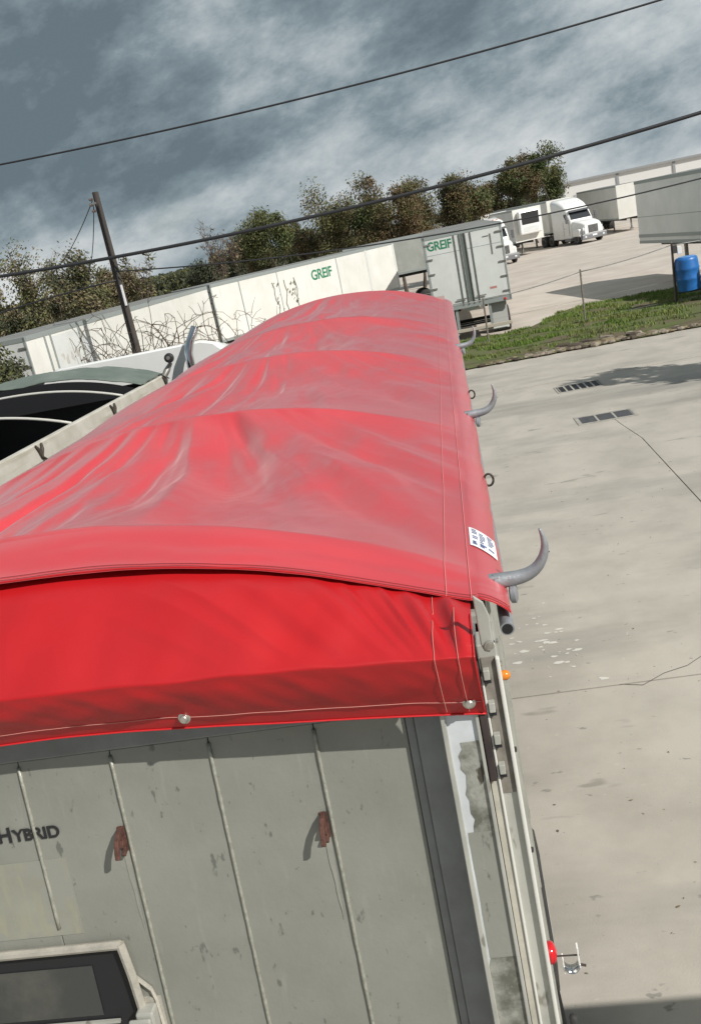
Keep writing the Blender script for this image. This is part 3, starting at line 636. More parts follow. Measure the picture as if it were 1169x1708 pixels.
# ------------------------------------------------------------------ conventional tractor units
def tractor(label, loc, rz, name='semi_truck', zs=1.0, group=None, stack=False):
    """front faces local -y at y=0"""
    t = thing(name, label, 'truck', loc, rz, group)
    W = 1.22
    def sect(y, z0, z1, w, r): # rounded arch section points
        p = [(-w, y, z0), (-w, y, z1-r)]+[(-w+r-r*math.cos(a), y, z1-r+r*math.sin(a)) for a in (R_(30), R_(60), R_(90))]
        return p+[(-q[0], q[1], q[2]) for q in p[::-1]]
    def loft(secs, name, m, parent=t, bev=0):
        b = MB(); n = len(secs[0]); vs = [q for s in secs for q in s]
        fs = [(i*n+j, i*n+j+1, (i+1)*n+j+1, (i+1)*n+j) for i in range(len(secs)-1) for j in range(n-1)]
        fs += [(i*n+n-1, i*n, (i+1)*n, (i+1)*n+n-1) for i in range(len(secs)-1)]
        fs += [tuple(range(n))[::-1], tuple((len(secs)-1)*n+j for j in range(n))]
        b.add(vs, fs); return b.build(name, m, parent, smooth=42, world=False)
    loft([sect(.10, .72, 1.55, .80, .14), sect(.35, .68, 1.70, .86, .18), sect(1.0, .68, 1.86, .93, .2), sect(1.72, .68, 1.98, 1.02, .2)], 'hood', white_m)
    cab = loft([sect(1.70, .60, 2.04, 1.06, .16), sect(1.74, .60, 2.08, 1.10, .16), sect(2.15, .60, 2.84, 1.12, .22), sect(2.75, .6, 3.42, 1.14, .3), sect(3.5, .60, 3.80*zs, 1.2, .36), sect(4.35, .6, 3.92*zs, 1.24, .3), sect(4.4, .6, 3.90*zs, 1.23, .3)], 'cab', white_m)
    b = MB()
    for sx in (0,):
        b.add([(-.98, 1.722, 2.10), (.98, 1.722, 2.10), (.93, 2.098, 2.76), (-.93, 2.098, 2.76)], [(0, 1, 2, 3)])
    b.build('windscreen', glass_m, t, world=False)
    MB().box(-.015, .015, 1.70, 1.73, 2.10, 2.15).build('wiper_mount', black_paint, t, world=False)
    for s in (-1, 1):
        b = MB(); x = s*1.127
        b.add([(x, 1.98, 2.06), (x, 2.62, 2.06), (x*1.012, 2.62, 2.62), (x*1.005, 2.20, 2.62)], [(0, 1, 2, 3)]); b.build('side_window', glass_m, t, world=False)
        b = MB(); b.box(x-.012 if s > 0 else x-.03, x+.03 if s > 0 else x+.012, 1.95, 2.75, .85, 2.02); b.build('door', white_m, t, bevel=.03, world=False)
        b = MB(); b.box(s*1.02-.16, s*1.02+.16, .42, 1.5, .60, 1.28); b.build('fender', white_m, t, bevel=.14, world=False)
        b = MB(); b.box(s*.80-.15, s*.80+.15, .14, .30, 1.06, 1.32); b.build('headlight', mat('lamp_lens', (.75, .77, .8), .15), t, bevel=.04, world=False)
        b = MB(); b.tube([(s*1.1, 1.85, 2.1), (s*1.38, 1.75, 2.15)], .02, 6); b.box(s*1.42-.09, s*1.42+.09, 1.70, 1.80, 1.85, 2.5); b.build('mirror', mat('mirror_case', (.10, .10, .11), .4), t, bevel=.02, world=False)
        MB().box(s*1.0-.2, s*1.0+.2, 2.95, 4.1, .55, .98).build('fairing', white_m, t, bevel=.08, world=False)
        wheel(t, (s*1.02, .95, .5), (s, 0, 0), .5, .28, False, True)
        for y in (4.9, 6.2): wheel(t, (s*.98, y, .5), (s, 0, 0), .5, .5, False, True)
    b = MB(); b.box(-.46, .46, .065, .10, .86, 1.46); gr = b.build('grille', mat('grille_dark', (.05, .05, .055), .4, .5), t, bevel=.02, world=False)
    for k in range(6): MB().box(-.44, .44, .045, .063, .92+k*.09, .95+k*.09).build('grille_bar', chrome_m, gr, world=False)
    b = MB(); b.prism([(-.05, .36), (.02, .34), (.25, .40), (.25, .80), (0, .80), (-.06, .70)], 0, -1.18, 1.18); b.build('bumper', mat('bumper_grey', (.20, .20, .21), .4), t, bevel=.04, world=False)
    MB().box(-.22, .22, -.066, -.06, .55, .68).build('number_plate', label_m, t, world=False)
    for x in (-.5, .38): MB().box(x, x+.12, 1.8, 6.9, .7, .95).build('chassis_beam', black_paint, t, world=False)
    MB().box(-.45, .45, 5.1, 6.0, .97, 1.12).build('fifth_wheel', black_paint, t, world=False)
    for x in (-.7, -.35, 0, .35, .7): MB().box(x-.06, x+.06, 2.9, 2.99, 3.44+.04*0, 3.52).build('roof_lamp', amber_m, t, world=False)
    for s in (-1, 1):
        for y in (1.93, 2.78): MB().box(s*1.158-.004, s*1.158+.004, y-.008, y+.008, .85, 2.02).build('door_seam', black_paint, t, world=False)
        MB().box(s*1.165-.01, s*1.165+.01, 2.55, 2.68, 1.42, 1.46).build('door_handle', black_paint, t, world=False)
        MB().box(s*1.02-.19, s*1.02+.19, 1.75, 2.7, .34, .60).build('step', mat('bumper_grey', (.20, .20, .21), .4), t, bevel=.03, world=False)
        MB().tube([(s*.72, 4.55, 1.0), (s*.72, 4.55, 3.6)], .05, 8).build('exhaust_stack', chrome_m, t, world=False) if not stack else None
        for k in range(3): MB().box(s*.955-.006, s*.955+.012, 1.25+k*.12, 1.30+k*.12, 1.45, 1.68).build('hood_vent', black_paint, t, world=False)
        MB().box(s*.86-.08, s*.86+.08, -.064, -.058, .50, .62).build('fog_lamp', mat('lamp_lens', (.75, .77, .8), .15), t, bevel=.01, world=False)
    MB().prism([(1.98, 2.78), (1.80, 2.70), (1.79, 2.73), (2.05, 2.86)], 0, -1.0, 1.0).build('sun_visor', mat('visor_tint', (.10, .10, .11), .3), t, world=False)
    MB().box(-1.0, 1.0, 1.75, 4.3, .45, .62).build('underbody', black_paint, t, world=False)
    if stack:
        b = MB(); P = [(-.82, 4.62, 1.2), (-.82, 4.62, 3.70), (-.82, 4.60, 3.82), (-.86, 4.58, 3.94), (-.95, 4.52, 4.10)]
        b.tube(P, [.052, .052, .052, .051, .05], 14); b.build('exhaust_stack', chrome_m, t, smooth=50, world=False)
        MB().lathe((-.952, 4.519, 4.103), (-.47, -.3, .83), [(0, .044), (.003, .044)], 12).build('mouth_black', black_m, t, world=False)  # black disc on the capped stack, its inner darkness given as colour
    return t
tractor('white sleeper cab roof with chrome exhaust stack, ahead of the open trailer', (-4.02, 15.35, 0), math.pi, stack=True)

# ------------------------------------------------------------------ box trailers
def box_trailer(name, label, loc, rz, L, W, z0, z1, side_m, door=True, ribs=0, group=None, nose=False, reefer=False, wheels_front=False, rear_sign=None, cat='trailer'):
    """rear face at local y=0, box runs to +y"""
    t = thing(name, label, cat, loc, rz, group); h = W/2
    body = MB().box(-h, h, .03, L, z0, z1).build('box', side_m, t, bevel=.02 if not nose else .12, world=False)
    for s in (-1, 1):
        MB().box(s*h-.012, s*h+.012, .03, L, z1-.13, z1+.012).build('roof_rail', trim_m, t, bevel=.005, world=False)
        MB().box(s*h-.012, s*h+.012, .03, L, z0-.03, z0+.10).build('bottom_rail', trim_m, t, bevel=.005, world=False)
        for k in range(ribs):
            y = .35+(L-.5)*(k+.5)/ribs; MB().box(s*(h+.006)-.006, s*(h+.006)+.006, y-.02, y+.02, z0+.1, z1-.13).build('side_rib', side_m, t, world=False)
    MB().box(-h+.013, h-.013, .04, L-.01, z1+.001, z1+.006).build('roof_sheet', mat('roof_sheet', (.24, .24, .23), .7, col2=(.16, .16, .15), nscale=.7), t, world=False)
    if door:
        for s in (-1, 1):
            b = MB(); x0, x1 = (.035, h-.09) if s > 0 else (-h+.09, -.035)
            d = MB().box(x0, x1, -.012, .028, z0+.10, z1-.14).build('door', door_m, t, bevel=.008, world=False)
            MB().box(s*h-.09 if s > 0 else s*h+.01, s*h-.01 if s > 0 else s*h+.09, -.02, .028, z0-.1, z1).build('door_post', trim_m, t, bevel=.01, world=False)
            for xr in (.10, .30):
                MB().tube([(s*xr, -.04, z0+.02), (s*xr, -.04, z1-.12)], .024 if xr < .2 else .018, 8).build('lock_rod', galv_m, d, world=False)
            MB().box(s*.05-.03, s*.05+.03, -.022, -.012, z0+.1, z1-.14).build('gasket', seal_m, d, world=False)
            for k in range(5):
                z = z0+.25+k*(z1-z0-.55)/4; MB().box(min(s*(h-.28), s*(h-.02)), max(s*(h-.28), s*(h-.02)), -.045, -.02, z-.025, z+.025).build('hinge', galv_m, d, world=False)
            MB().box(s*.2-.02 if s > 0 else s*.2-.35, s*.2+.35 if s > 0 else s*.2+.02, -.07, -.05, z0+.22, z0+.26).build('lock_handle', galv_m, d, world=False)
            MB().box(s*.95-.3, s*.95+.3, .25, .27, .32, z0-.02).build('mud_flap', mat('pale_flap', (.45, .45, .43), .7) if s > 0 else rubber_m, t, world=False)
            MB().box(s*.95-.30, s*.95+.30, .24, .249, .30, .37).build('flap_weight', white_m, t, world=False)
            MB().box(s*.62-.05, s*.62+.05, .04, .10, .50, z0-.1).build('bumper_post', trim_m, t, world=False)
            MB().lathe((s*(h-.25), -.015, z0-.04), (0, -1, 0), [(0, .05), (.02, .05), (.03, .03)], 12).build('tail_lamp', redlens_m, t, world=False)
        MB().box(-h, h, -.02, .028, z1-.138, z1+.01).build('header', trim_m, t, bevel=.01, world=False)
        MB().box(-h, h, -.02, .06, z0-.12, z0+.09).build('sill', trim_m, t, bevel=.01, world=False)
        MB().box(-h+.1, h-.1, .02, .10, .42, .54).build('bumper', mat('pale_bumper', (.45, .40, .33), .6), t, bevel=.01, world=False)
        MB().box(-.25, .25, .3, .32, z0-.28, z0-.13).build('number_plate', label_m, t, world=False)
    for s in (-1, 1):
        MB().box(s*.5-.06, s*.5+.06, .3, L-.6, z0-.22, z0-.031).build('chassis_beam', black_paint, t, world=False)
        for y in (1.6, 2.85): wheel(t, (s*(h-.34), y, .5), (s, 0, 0), .5, .56, False)
        MB().box(s*.8-.06, s*.8+.06, L*.74, L*.74+.14, .14, z0-.032).build('landing_leg', galv_m, t, bevel=.01, world=False)
        MB().box(s*.8-.14, s*.8+.14, L*.74-.06, L*.74+.2, .05, .139).build('leg_foot', galv_m, t, world=False)
    for y in (1.6, 2.85): MB().tube([(-h+.3, y, .5), (h-.3, y, .5)], .07, 8).build('axle', black_paint, t, world=False)
    if reefer:
        b = MB(); b.box(-.98, .98, L+.001, L+.52, z0+.55, z1-.20); u = b.build('cooling_unit', white_m, t, bevel=.12, world=False)
        MB().box(-.78, .78, L+.521, L+.54, z0+1.35, z1-.32).build('unit_grille', black_m, u, bevel=.02, world=False)
        MB().box(-.7, .7, L+.521, L+.532, z0+.75, z0+1.15).build('unit_panel', door_m, u, bevel=.02, world=False)
    return t
# GREIF trailer seen from behind
G2 = box_trailer('box_trailer', 'white box trailer backed to the verge, green lettering on its left rear door', (.80, 34.6, 0), R_(.6), 14.6, 2.92, 1.42, 4.10, sidew_m)
lettering('GREIF', .44, green_m, G2, (-1.33, -.0155, 3.58), (1, 0, .0), (0, 0, 1), bold=.008, world=False, sx=.88, spacing=.92, ext=.002)
b = MB(); b.box(-1.36, -.06, -.0165, -.0125, 3.40, 3.415); b.build('door_seam', trim_m, G2, world=False)
b = MB(); b.box(.06, 1.36, -.0165, -.0125, 3.40, 3.415); b.build('door_seam', trim_m, G2, world=False)
b = MB(); b.box(.98, 1.02, -.03, -.0135, 3.05, 3.78); b.box(.72, .94, -.026, -.0135, 3.70, 3.73); b.build('door_hold_back', galv_m, G2, world=False)
b = MB(); b.box(.72, .98, -.0155, -.0128, 1.82, 1.90); b.build('red_decal', mat('faded_red', (.48, .22, .20), .6), G2, world=False)
# long white trailers standing along the left boundary
def between(a, c): d = Vector((c[0]-a[0], c[1]-a[1], 0)); return d.length, math.atan2(-d.x, d.y)
hw = 1.3
def wall_trailer(label, a, c, z0, z1, ribs, **k):
    """right side face runs from a (rear) to c (front)"""
    L, rz = between(a, c); d = Vector((c[0]-a[0], c[1]-a[1], 0)).normalized(); nrm = Vector((d.y, -d.x, 0)); o = Vector((a[0], a[1], 0))-nrm*hw
    return box_trailer('box_trailer', label, o, rz, L, hw*2, z0, z1, sidew_m, ribs=ribs, **k), L
TA, LA = wall_trailer('long white trailer behind the utility pole, vines across its side', (-11.72, 24.4), (-10.02, 38.7), 1.25, 3.88, 0)
for y in (.95, 1.28, 2.95): MB().box(1.302, 1.33, y-.035, y+.035, 1.2, 3.8).build('door_bar', trim_m, TA, world=False)
MB().box(1.302, 1.312, 1.35, 2.85, 1.5, 3.7).build('side_door', door_m, TA, bevel=.004, world=False)
b = MB()
rs = random.Random(3)
for k in range(9):
    z = rs.uniform(2.2, 3.4); y = rs.uniform(1.6, 2.6); r0 = rs.uniform(.04, .16); n = 11
    b.add([(1.3135+.0002*k, y+math.cos(q*6.283/n)*r0*rs.uniform(.4, 1), z+math.sin(q*6.283/n)*r0*rs.uniform(.6, 1.6)) for q in range(n)], [tuple(range(n))])
kind(b.build('peeled_patch', mat('peeled', (.50, .48, .44), .7), TA, world=False), 'stuff')
MB().box(1.302, 1.312, 3.1, 3.45, 1.6, 3.3).build('blue_smear', mat('bluish_wash', (.58, .62, .68), .6, col2=(.72, .71, .68), nscale=2), TA, world=False)
TB, LB = wall_trailer('long white trailer with green lettering high on its side, beyond the red tarp', (-9.97, 39.1), (-2.50, 50.4), 1.42, 3.90, 0)
lettering('GREIF', .66, green_m, TB, (1.3035, 6.55, 3.00), (0, 1, 0), (0, 0, 1), bold=.014, world=False, sx=1.0, spacing=.93, ext=.002)
for y, w_ in ((1.7, .025), (8.6, .02), (11.05, .05), (13.48, .06), (4.2, .015)): MB().box(1.302, 1.316, y-w_, y+w_, 1.42, 3.80).build('side_seam', trim_m if w_ < .04 else door_m, TB, world=False)
MB().box(1.3015, 1.306, 11.12, 13.4, 1.50, 3.74).build('nose_panel', sidew_m, TB, world=False)
b = MB()
for k in range(34):
    y = 4.0+rs.choice([0, .9, 1.25])+rs.gauss(0, .12); z = rs.uniform(1.9, 3.4); s = rs.uniform(.02, .05)
    b.add([(1.34+rs.uniform(0, .05), y+s*math.cos(a+k), z+1.5*s*math.sin(a+k)) for a in (0, 1.6, 3.1, 4.7)], [(0, 1, 2, 3)])
for k in range(3):
    y = 3.8+k*.75; b.tube([(1.33, y+.3*nz(k, q*.4), 1.2+q*.27) for q in range(9)], .012, 5)
tag(b.build('climbing_vine', leafO), 'dark leafy vine climbing the side of the lettered white trailer', 'vine')
bv = bpy.data.objects['climbing_vine']; bv.location = TB.location; bv.rotation_euler = TB.rotation_euler
# grey trailer crosswise between the two lettered ones
box_trailer('box_trailer', 'mottled grey trailer, partly hidden between the two lettered trailers', (1.5, 53.2, 0), R_(97), 7.0, 2.6, 2.1, 3.98, greyside_m, door=True)
# the parked row at the far side of the lot
tractor('white truck cab half hidden behind the lettered trailer doors', (4.75, 73.6, 0), R_(14), zs=.93)
tractor('white sleeper truck at the end of the parked row, facing the viewer', (12.75, 80.6, 0), R_(24), zs=.99)
d_ = Vector((-math.sin(R_(24)), math.cos(R_(24)), 0))
def nose_trailer(label, front, rz, L, **k):
    d = Vector((-math.sin(rz), math.cos(rz), 0)); o = Vector((front[0], front[1], 0))+d*L
    return box_trailer('box_trailer', label, o, rz+math.pi, L, 2.6, k.pop('z0', 1.2), k.pop('z1', 4.0), k.pop('m', sidew_m), **k)
nose_trailer('white refrigerated trailer with black cooling grille on its nose', (7.45, 80.4), R_(20), 13.5, reefer=True, z1=3.85)
nose_trailer('white trailer hitched behind the sleeper truck in the parked row', (10.85, 85.6), R_(24), 13.5, z1=3.95)
nose_trailer('white trailer squeezed between the half hidden cab and the refrigerated trailer', (4.9, 84.5), R_(18), 13.5, z1=3.9)
nose_trailer('scuffed white trailer standing right of the sleeper truck', (17.0, 85.4), R_(6), 13.5, z1=4.05, z0=1.2)
# big grey trailer at the right edge
a = Vector((8.95, 44.2, 0)); c = Vector((12.2, 25.5, 0)); c = a+(Vector((10.35, 37.4, 0))-a).normalized()*13.7
d = (c-a).normalized(); L = (c-a).length
rz = math.atan2(-d.x, d.y); nrm = Vector((-d.y, d.x, 0))
if nrm.y < 0: pass
GT = box_trailer('box_trailer', 'big weathered grey trailer at the right edge of the lot', c+Vector((d.y, -d.x, 0))*-1.3, rz+math.pi, L, 2.6, 1.72, 4.42, mat('pale_grey_side', (.82, .82, .78), .5, col2=(.72, .73, .69), nscale=.8, streak=((.74, .74, .71), (1, 1, .25), .55, .8)), ribs=0)
for sx in (-1, 1):
    for z in (2.86,): MB().box(sx*1.304-.006, sx*1.304+.006, .05, L, z-.012, z+.012).build('side_seam', trim_m, GT, world=False)
    MB().box(sx*1.306-.012, sx*1.306+.012, .05, L, 1.96, 2.10).build('rub_rail', trim_m, GT, world=False)

# ------------------------------------------------------------------ warehouse
WH = thing('warehouse', 'long pale warehouse with grey roof edge beyond the trucks', 'building', (60, 128, 0), R_(-4))
MB().box(-43, 60, 0, 45, 0, 5.2).build('wall', hallm, WH, world=False)
MB().box(-43.3, 60.3, -.3, 45.3, 5.2, 5.45).build('roof_edge', mat('roof_edge', (.30, .31, .32), .6), WH, world=False)
for k in range(15): MB().box(-43.02+k*7.2, -42.7+k*7.2, -.12, 0, 0, 5.2).build('downpipe', mat('downpipe', (.30, .31, .32), .6), WH, world=False)
for k in range(14):
    MB().box(-41.5+k*7.2, -37.5+k*7.2, -.05, 0, .2, 3.6).build('dock_door', mat('dock_door', (.42, .42, .42), .6), WH, world=False)

# ------------------------------------------------------------------ fence, barrel, pole, cables
def bar(b, p, q, r=.024, n=7): b.tube([p, q], r, n)
FN = thing('chain_link_fence', 'wire fence with rusty posts and top rail along the grass verge', 'fence', (1.08, 32.6, 0), world=True)
fpts = [(-6.2, 31.6), (-2.5, 32.0), (1.10, 32.5), (4.58, 33.2), (7.84, 33.75), (11.2, 34.3), (14.6, 34.9)]
fh = [1.9, 1.9, 1.72, 1.97, 2.22, 2.2, 2.2]
for (x, y), h in zip(fpts, fh): b = MB(); bar(b, (x, y, 0), (x+.04, y, h), .032); b.lathe((x+.04, y, h), (0, 0, 1), [(0, .036), (.03, .03), (.05, .01)], 8); b.build('post', mat('rusty_post', (.17, .145, .12), .7, .3, col2=(.26, .24, .21), nscale=6), FN, smooth=40)
for i in range(len(fpts)-1):
    p, q = fpts[i], fpts[i+1]; b = MB(); pts = [(p[0]+(q[0]-p[0])*t+.04, p[1]+(q[1]-p[1])*t, fh[i]-.05+(fh[i+1]-fh[i])*t-.06*math.sin(math.pi*t)) for t in np.linspace(0, 1, 9)]
    b.tube(pts, .018, 6); b.build('top_rail', galv_m, FN, smooth=180)
    for zw in (.25, .95): MB().tube([(p[0]+.02, p[1], zw), (q[0]+.02, q[1], zw)], .004, 4).build('tension_wire', galv_m, FN)
BR = thing('water_barrel', 'blue plastic barrel hung between two dark posts by the fence', 'barrel', (8.27, 33.4, .55))
MB().lathe((0, 0, 0), (-.03, 0, 1), [(0, .33), (.03, .375), (.20, .385), (.38, .40), (.42, .415), (.46, .40), (.72, .40), (.76, .415), (.80, .40), (1.05, .385), (1.13, .36), (1.16, .30)], 26).build('drum', blue_m, BR, smooth=50)
MB().lathe((0, 0, 1.16), (0, 0, 1), [(0, .29), (.012, .28)], 20).build('lid', mat('pale_lid', (.10, .28, .60), .4), BR)
for x in (-.46, .46):
    MB().box(x-.03, x+.03, -.03, .03, -.55, .62 if x > 0 else 1.72).build('post', dark_m, BR, bevel=.005)
MB().box(-.42, .42, -.02, .02, -.06, -.02).build('cradle', dark_m, BR)
MB().box(-.46, -.30, -.05, .03, 1.35, 1.62).build('meter_box', mat('meter', (.06, .055, .055), .5), BR, bevel=.01)
MB().box(-.30, -.16, -.05, .03, 1.30, 1.56).build('white_plate', label_m, BR, bevel=.01)
# pole
UP = thing('utility_pole', 'dark leaning timber utility pole in front of the white trailers', 'utility pole', (-9.46, 26.5, 0), world=True)
PT = Vector((-9.37, 26.5, 7.33)); PB = Vector((-9.47, 26.5, 0))
MB().tube([PB.lerp(PT, t)+Vector((.015*math.sin(t*5), 0, 0)) for t in np.linspace(0, 1, 14)], [.155-.065*t for t in np.linspace(0, 1, 14)], 12).build('shaft', wood_m, UP, smooth=60)
MB().box(-9.60, -9.40, 26.38, 26.52, 7.0, 7.06).build('bracket', galv_m, UP)
for dz, dx in ((-.18, -.09), (-.33, -.11), (-.50, -.09)): MB().lathe((-9.38+dx, 26.42, 7.33+dz), (-1, -.2, 0), [(0, .02), (.03, .05), (.06, .03), (.09, .05), (.12, .02)], 10).build('insulator', mat('insulator', (.12, .09, .08), .3), UP, smooth=50)
MB().tube([(-9.33, 26.36, 7.0), (-9.36, 26.34, 4.0), (-9.38, 26.33, 1.0)], .018, 6).build('ground_wire', cable_m, UP)
MB().box(-9.36, -9.29, 26.35, 26.4, 4.1, 4.7).build('pole_tag', label_m, UP)
def parab(y, pts, x0, x1, n=50):
    A = np.polyfit([p[0] for p in pts], [p[1] for p in pts], 2); return [(x, y, float(np.polyval(A, x))) for x in np.linspace(x0, x1, n)]
def cable(label, path, r, twist=0):
    b = MB()
    if twist:
        for k in range(twist):
            P = []
            for i, q in enumerate(path):
                a = i*1.1+k*2*math.pi/twist; P.append((q[0], q[1]+r*.55*math.cos(a), q[2]+r*.55*math.sin(a)))
            b.tube(P, r*.62, 6)
    else: b.tube(path, r, 7)
    tag(b.build('overhead_cable', cable_m, None, smooth=180), label, 'cable', 'overhead cables')
cable('twisted black cable sagging highest across the cloudy sky', parab(26.0, [(-11.69, 8.53), (-3.04, 8.41), (6.34, 8.72)], -30, 26, 90), .026)
cable('thickest black cable bundle crossing in front of the pole and trees', parab(26.2, [(-12.68, 5.63), (-1.99, 5.45), (7.11, 5.92)], -34, 24, 120), .050)
cable('thin dark cable running from the pole across the lettered trailers to the right', parab(26.3, [(-9.3, 5.10), (-1.88, 4.31), (1.62, 4.28), (6.98, 4.29)], -9.4, 22, 70), .020)
cable('thin cable leaving the pole to the left in front of the thicket', [(-9.4-.5*k, 26.3, 4.85-.012*k-.02*k*k*.12) for k in range(24)], .022)
cable('upper service wire dropping from the pole top to the left', [Vector((-9.5, 26.4, 7.1)).lerp(Vector((-19.5, 44, 5.6)), t)-Vector((0, 0, 1.6*t*(1-t))) for t in np.linspace(0, 1, 24)], .014)
cable('lower service wire drooping from the pole top to the left', [Vector((-9.5, 26.4, 6.95)).lerp(Vector((-17.5, 44, 5.4)), t)-Vector((0, 0, 2.8*t*(1-t))) for t in np.linspace(0, 1, 24)], .014)
# dark screened fence behind the open trailer
SF = thing('screened_fence', 'black screened fence at far left behind the open trailer', 'fence', (-9.5, 18, 0), world=True)
for k in range(6):
    x0 = -15.2+k*1.5
    MB().box(x0+.02, x0+1.48, 18.0, 18.02, .1, 3.16+.06*(5-k)).build('screen_panel', mesh_m, SF)
    MB().tube([(x0, 17.97, 0), (x0, 17.97, 3.30+.06*(5-k))], .035, 7).build('post', dark_m, SF)

# ------------------------------------------------------------------ trees
def tree(name, label, x, y, H, cw, leaves, nl=5000, seed=1, trunk=.16, lsize=.11, base=.25, bare=0.0, group=None, cat='tree', spread=.5, droop=0, twigs=1.0):
    rg = random.Random(seed); t = thing(name, label, cat, (x, y, 0), rg.random()*6.28, group)
    b = MB(); tips = []
    def grow(p, d, l, r, lev):
        n = 4; path = [p]; q = p.copy(); dd = d.copy()
        for k in range(n):
            dd = (dd+Vector((rg.gauss(0, .16), rg.gauss(0, .16), rg.gauss(.03, .10)-droop*.1))).normalized(); q = q+dd*l/n; path.append(q.copy())
        b.tube(path, [r*(1-.55*k/n) for k in range(n+1)], 6 if lev < 2 else 4, cap=False)
        if lev >= 3: tips.append((q, dd, l)); tips.append((path[2], dd, l)); return
        nc = rg.randint(3, 4) if lev == 0 else rg.randint(2, 4)
        for k in range(nc):
            a = rg.random()*6.28; ax = Vector((math.cos(a), math.sin(a), 0)); s = path[rg.randint(2, n)] if k else path[-1]
            nd = (dd*(1-spread)+ax*spread*rg.uniform(.7, 1.3)+Vector((0, 0, .25))).normalized()
            grow(s, nd, l*rg.uniform(.58, .82), r*.55, lev+1)
    grow(Vector((0, 0, 0)), Vector((rg.gauss(0, .05), rg.gauss(0, .05), 1)), H*.40, trunk, 0)
    mz = max(q[0].z for q in tips); mr = max(math.hypot(q[0].x, q[0].y) for q in tips); fz = H*.95/mz; fr_ = cw*.92/max(mr, .1)
    b.v = [(v[0]*(1+(fr_-1)*min(1, v[2]/(H*.3))), v[1]*(1+(fr_-1)*min(1, v[2]/(H*.3))), v[2]*fz) for v in b.v]
    tips = [(Vector((q.x*fr_, q.y*fr_, q.z*fz)), dd, l) for q, dd, l in tips]
    for q, dd, l in tips:      # fine twigs
        for k in range(int(3*twigs)):
            e_ = q+Vector((rg.gauss(0, .32), rg.gauss(0, .32), rg.gauss(.25, .28)-droop*.3))*H*.09; m_ = q.lerp(e_, .5)+Vector((rg.gauss(0, .04),)*3)
            b.tube([q, m_, e_], [.018, .012, .006], 3, cap=False)
    b.build('trunk', bark_m if not bare else twig_m, t, smooth=60, world=False)
    if nl:
        V = []; F = []; MI = []
        tp = [q for q in tips if rg.random() > bare] or tips
        cl = [(rg.randint(0, len(leaves)-1), rg.uniform(.45, 1.2)) for _ in tp]
        while len(F) < nl:
            i = rg.randrange(len(tp)); q = tp[i][0]; rad = H*.072*cl[i][1]
            dv_ = Vector((rg.gauss(0, 1), rg.gauss(0, 1), rg.gauss(0, .8)))
            c = q+dv_.normalized()*(rg.random()**.45)*rad*1.7
            if c.z < H*base*.5: continue
            a = Vector((rg.gauss(0, 1), rg.gauss(0, 1), rg.gauss(0, 1))).normalized(); u = a.orthogonal().normalized(); v_ = a.cross(u); s = lsize*rg.uniform(.55, 1.4); o = len(V)
            V += [c-u*s, c+v_*s*.45, c+u*s, c-v_*s*.5]; F.append((o, o+1, o+2, o+3))
            MI.append(cl[i][0] if rg.random() < .75 else rg.randrange(len(leaves)))
        m_ = MB(); m_.v = [tuple(q) for q in V]; m_.f = F; m_.m = MI
        m_.build('crown', list(leaves) if len(leaves) > 1 else leaves[0], t, world=False)
    return t
row = 'trees behind the white trailers'
mid = [(-12.6, 64, 6.3, 2.0, (leafO, leafG, leafT), 'small olive tree, leftmost of the row behind the lettered trailer'),
       (-10.6, 62, 7.0, 2.3, (leafO, leafG, leafO), 'olive green tree left of the gap in the tree row'),
       (-7.9, 63, 7.7, 2.6, (leafO, leafO, leafT), 'tallest pale olive tree behind the lettered trailer'),
       (-5.4, 64, 6.7, 2.2, (leafG, leafD, leafO), 'dark green tree just left of the russet tree'),
       (-2.7, 62, 7.5, 2.3, (leafB, leafB, leafO), 'russet brown tree beside the gap above the lettered trailer'),
       (-.6, 64, 7.0, 2.3, (leafB, leafO, leafB), 'brown tree behind the crosswise grey trailer'),
       (1.7, 66, 6.9, 2.3, (leafB, leafO, leafD), 'brown and olive tree above the lettered trailer doors')]
for i, (x, y, H, r_, lv, lab_) in enumerate(mid): tree('broadleaf_tree', lab_, x, y, H*1.06, r_, lv, 13000, 20+i, lsize=.075, group=row, base=.2)
FL = ['low olive tree between the two leftmost trees of the row', 'low brown tree right of the tallest pale olive tree', 'low green tree under the dark green tree of the row', 'low olive tree between the russet and the brown tree', 'low brown tree behind the lettered trailer doors', 'low green tree at the right corner of the lettered trailer doors',
      'low olive tree behind the half hidden truck cab', 'low brown tree behind the refrigerated trailer', 'low green tree behind the sleeper truck', 'low brown tree filling the gap left of the far trees']
fill = [(-9.2, 66, 6.3, 2.4), (-6.5, 67, 6.6, 2.4), (-4.1, 67, 6.1, 2.2), (-1.6, 67, 6.5, 2.3), (.6, 68, 6.2, 2.2), (3.1, 69, 6.4, 2.2), (5.2, 103, 7.0, 3.2), (8.2, 104, 7.4, 3.2), (11.0, 104, 7.6, 3.2), (1.6, 100, 6.8, 3.0)]
for i, (x, y, H, r_) in enumerate(fill): tree('broadleaf_tree', FL[i], x, y, H, r_, ((leafO, leafB, leafD), (leafB, leafO, leafO), (leafG, leafO, leafB))[i % 3], 9000, 150+i, lsize=.09 if y < 80 else .12, group='lower trees filling the row', base=.02)
far = [(3.6, 96, 7.6, 3.0, (leafO, leafB, leafG), 'olive tree left of centre above the far truck cab'),
       (6.6, 97, 8.3, 3.2, (leafO, leafG, leafB), 'green olive tree above the half hidden truck cab'),
       (9.7, 97, 8.6, 3.0, (leafB, leafO, leafB), 'reddish tree above the refrigerated trailer'),
       (12.4, 98, 8.9, 3.3, (leafG, leafO, leafG), 'spreading green tree, rightmost beside the warehouse')]
for i, (x, y, H, r_, lv, lab_) in enumerate(far): tree('broadleaf_tree', lab_, x, y, H*1.03, r_, lv, 12000, 50+i, lsize=.105, group=row, base=.15)
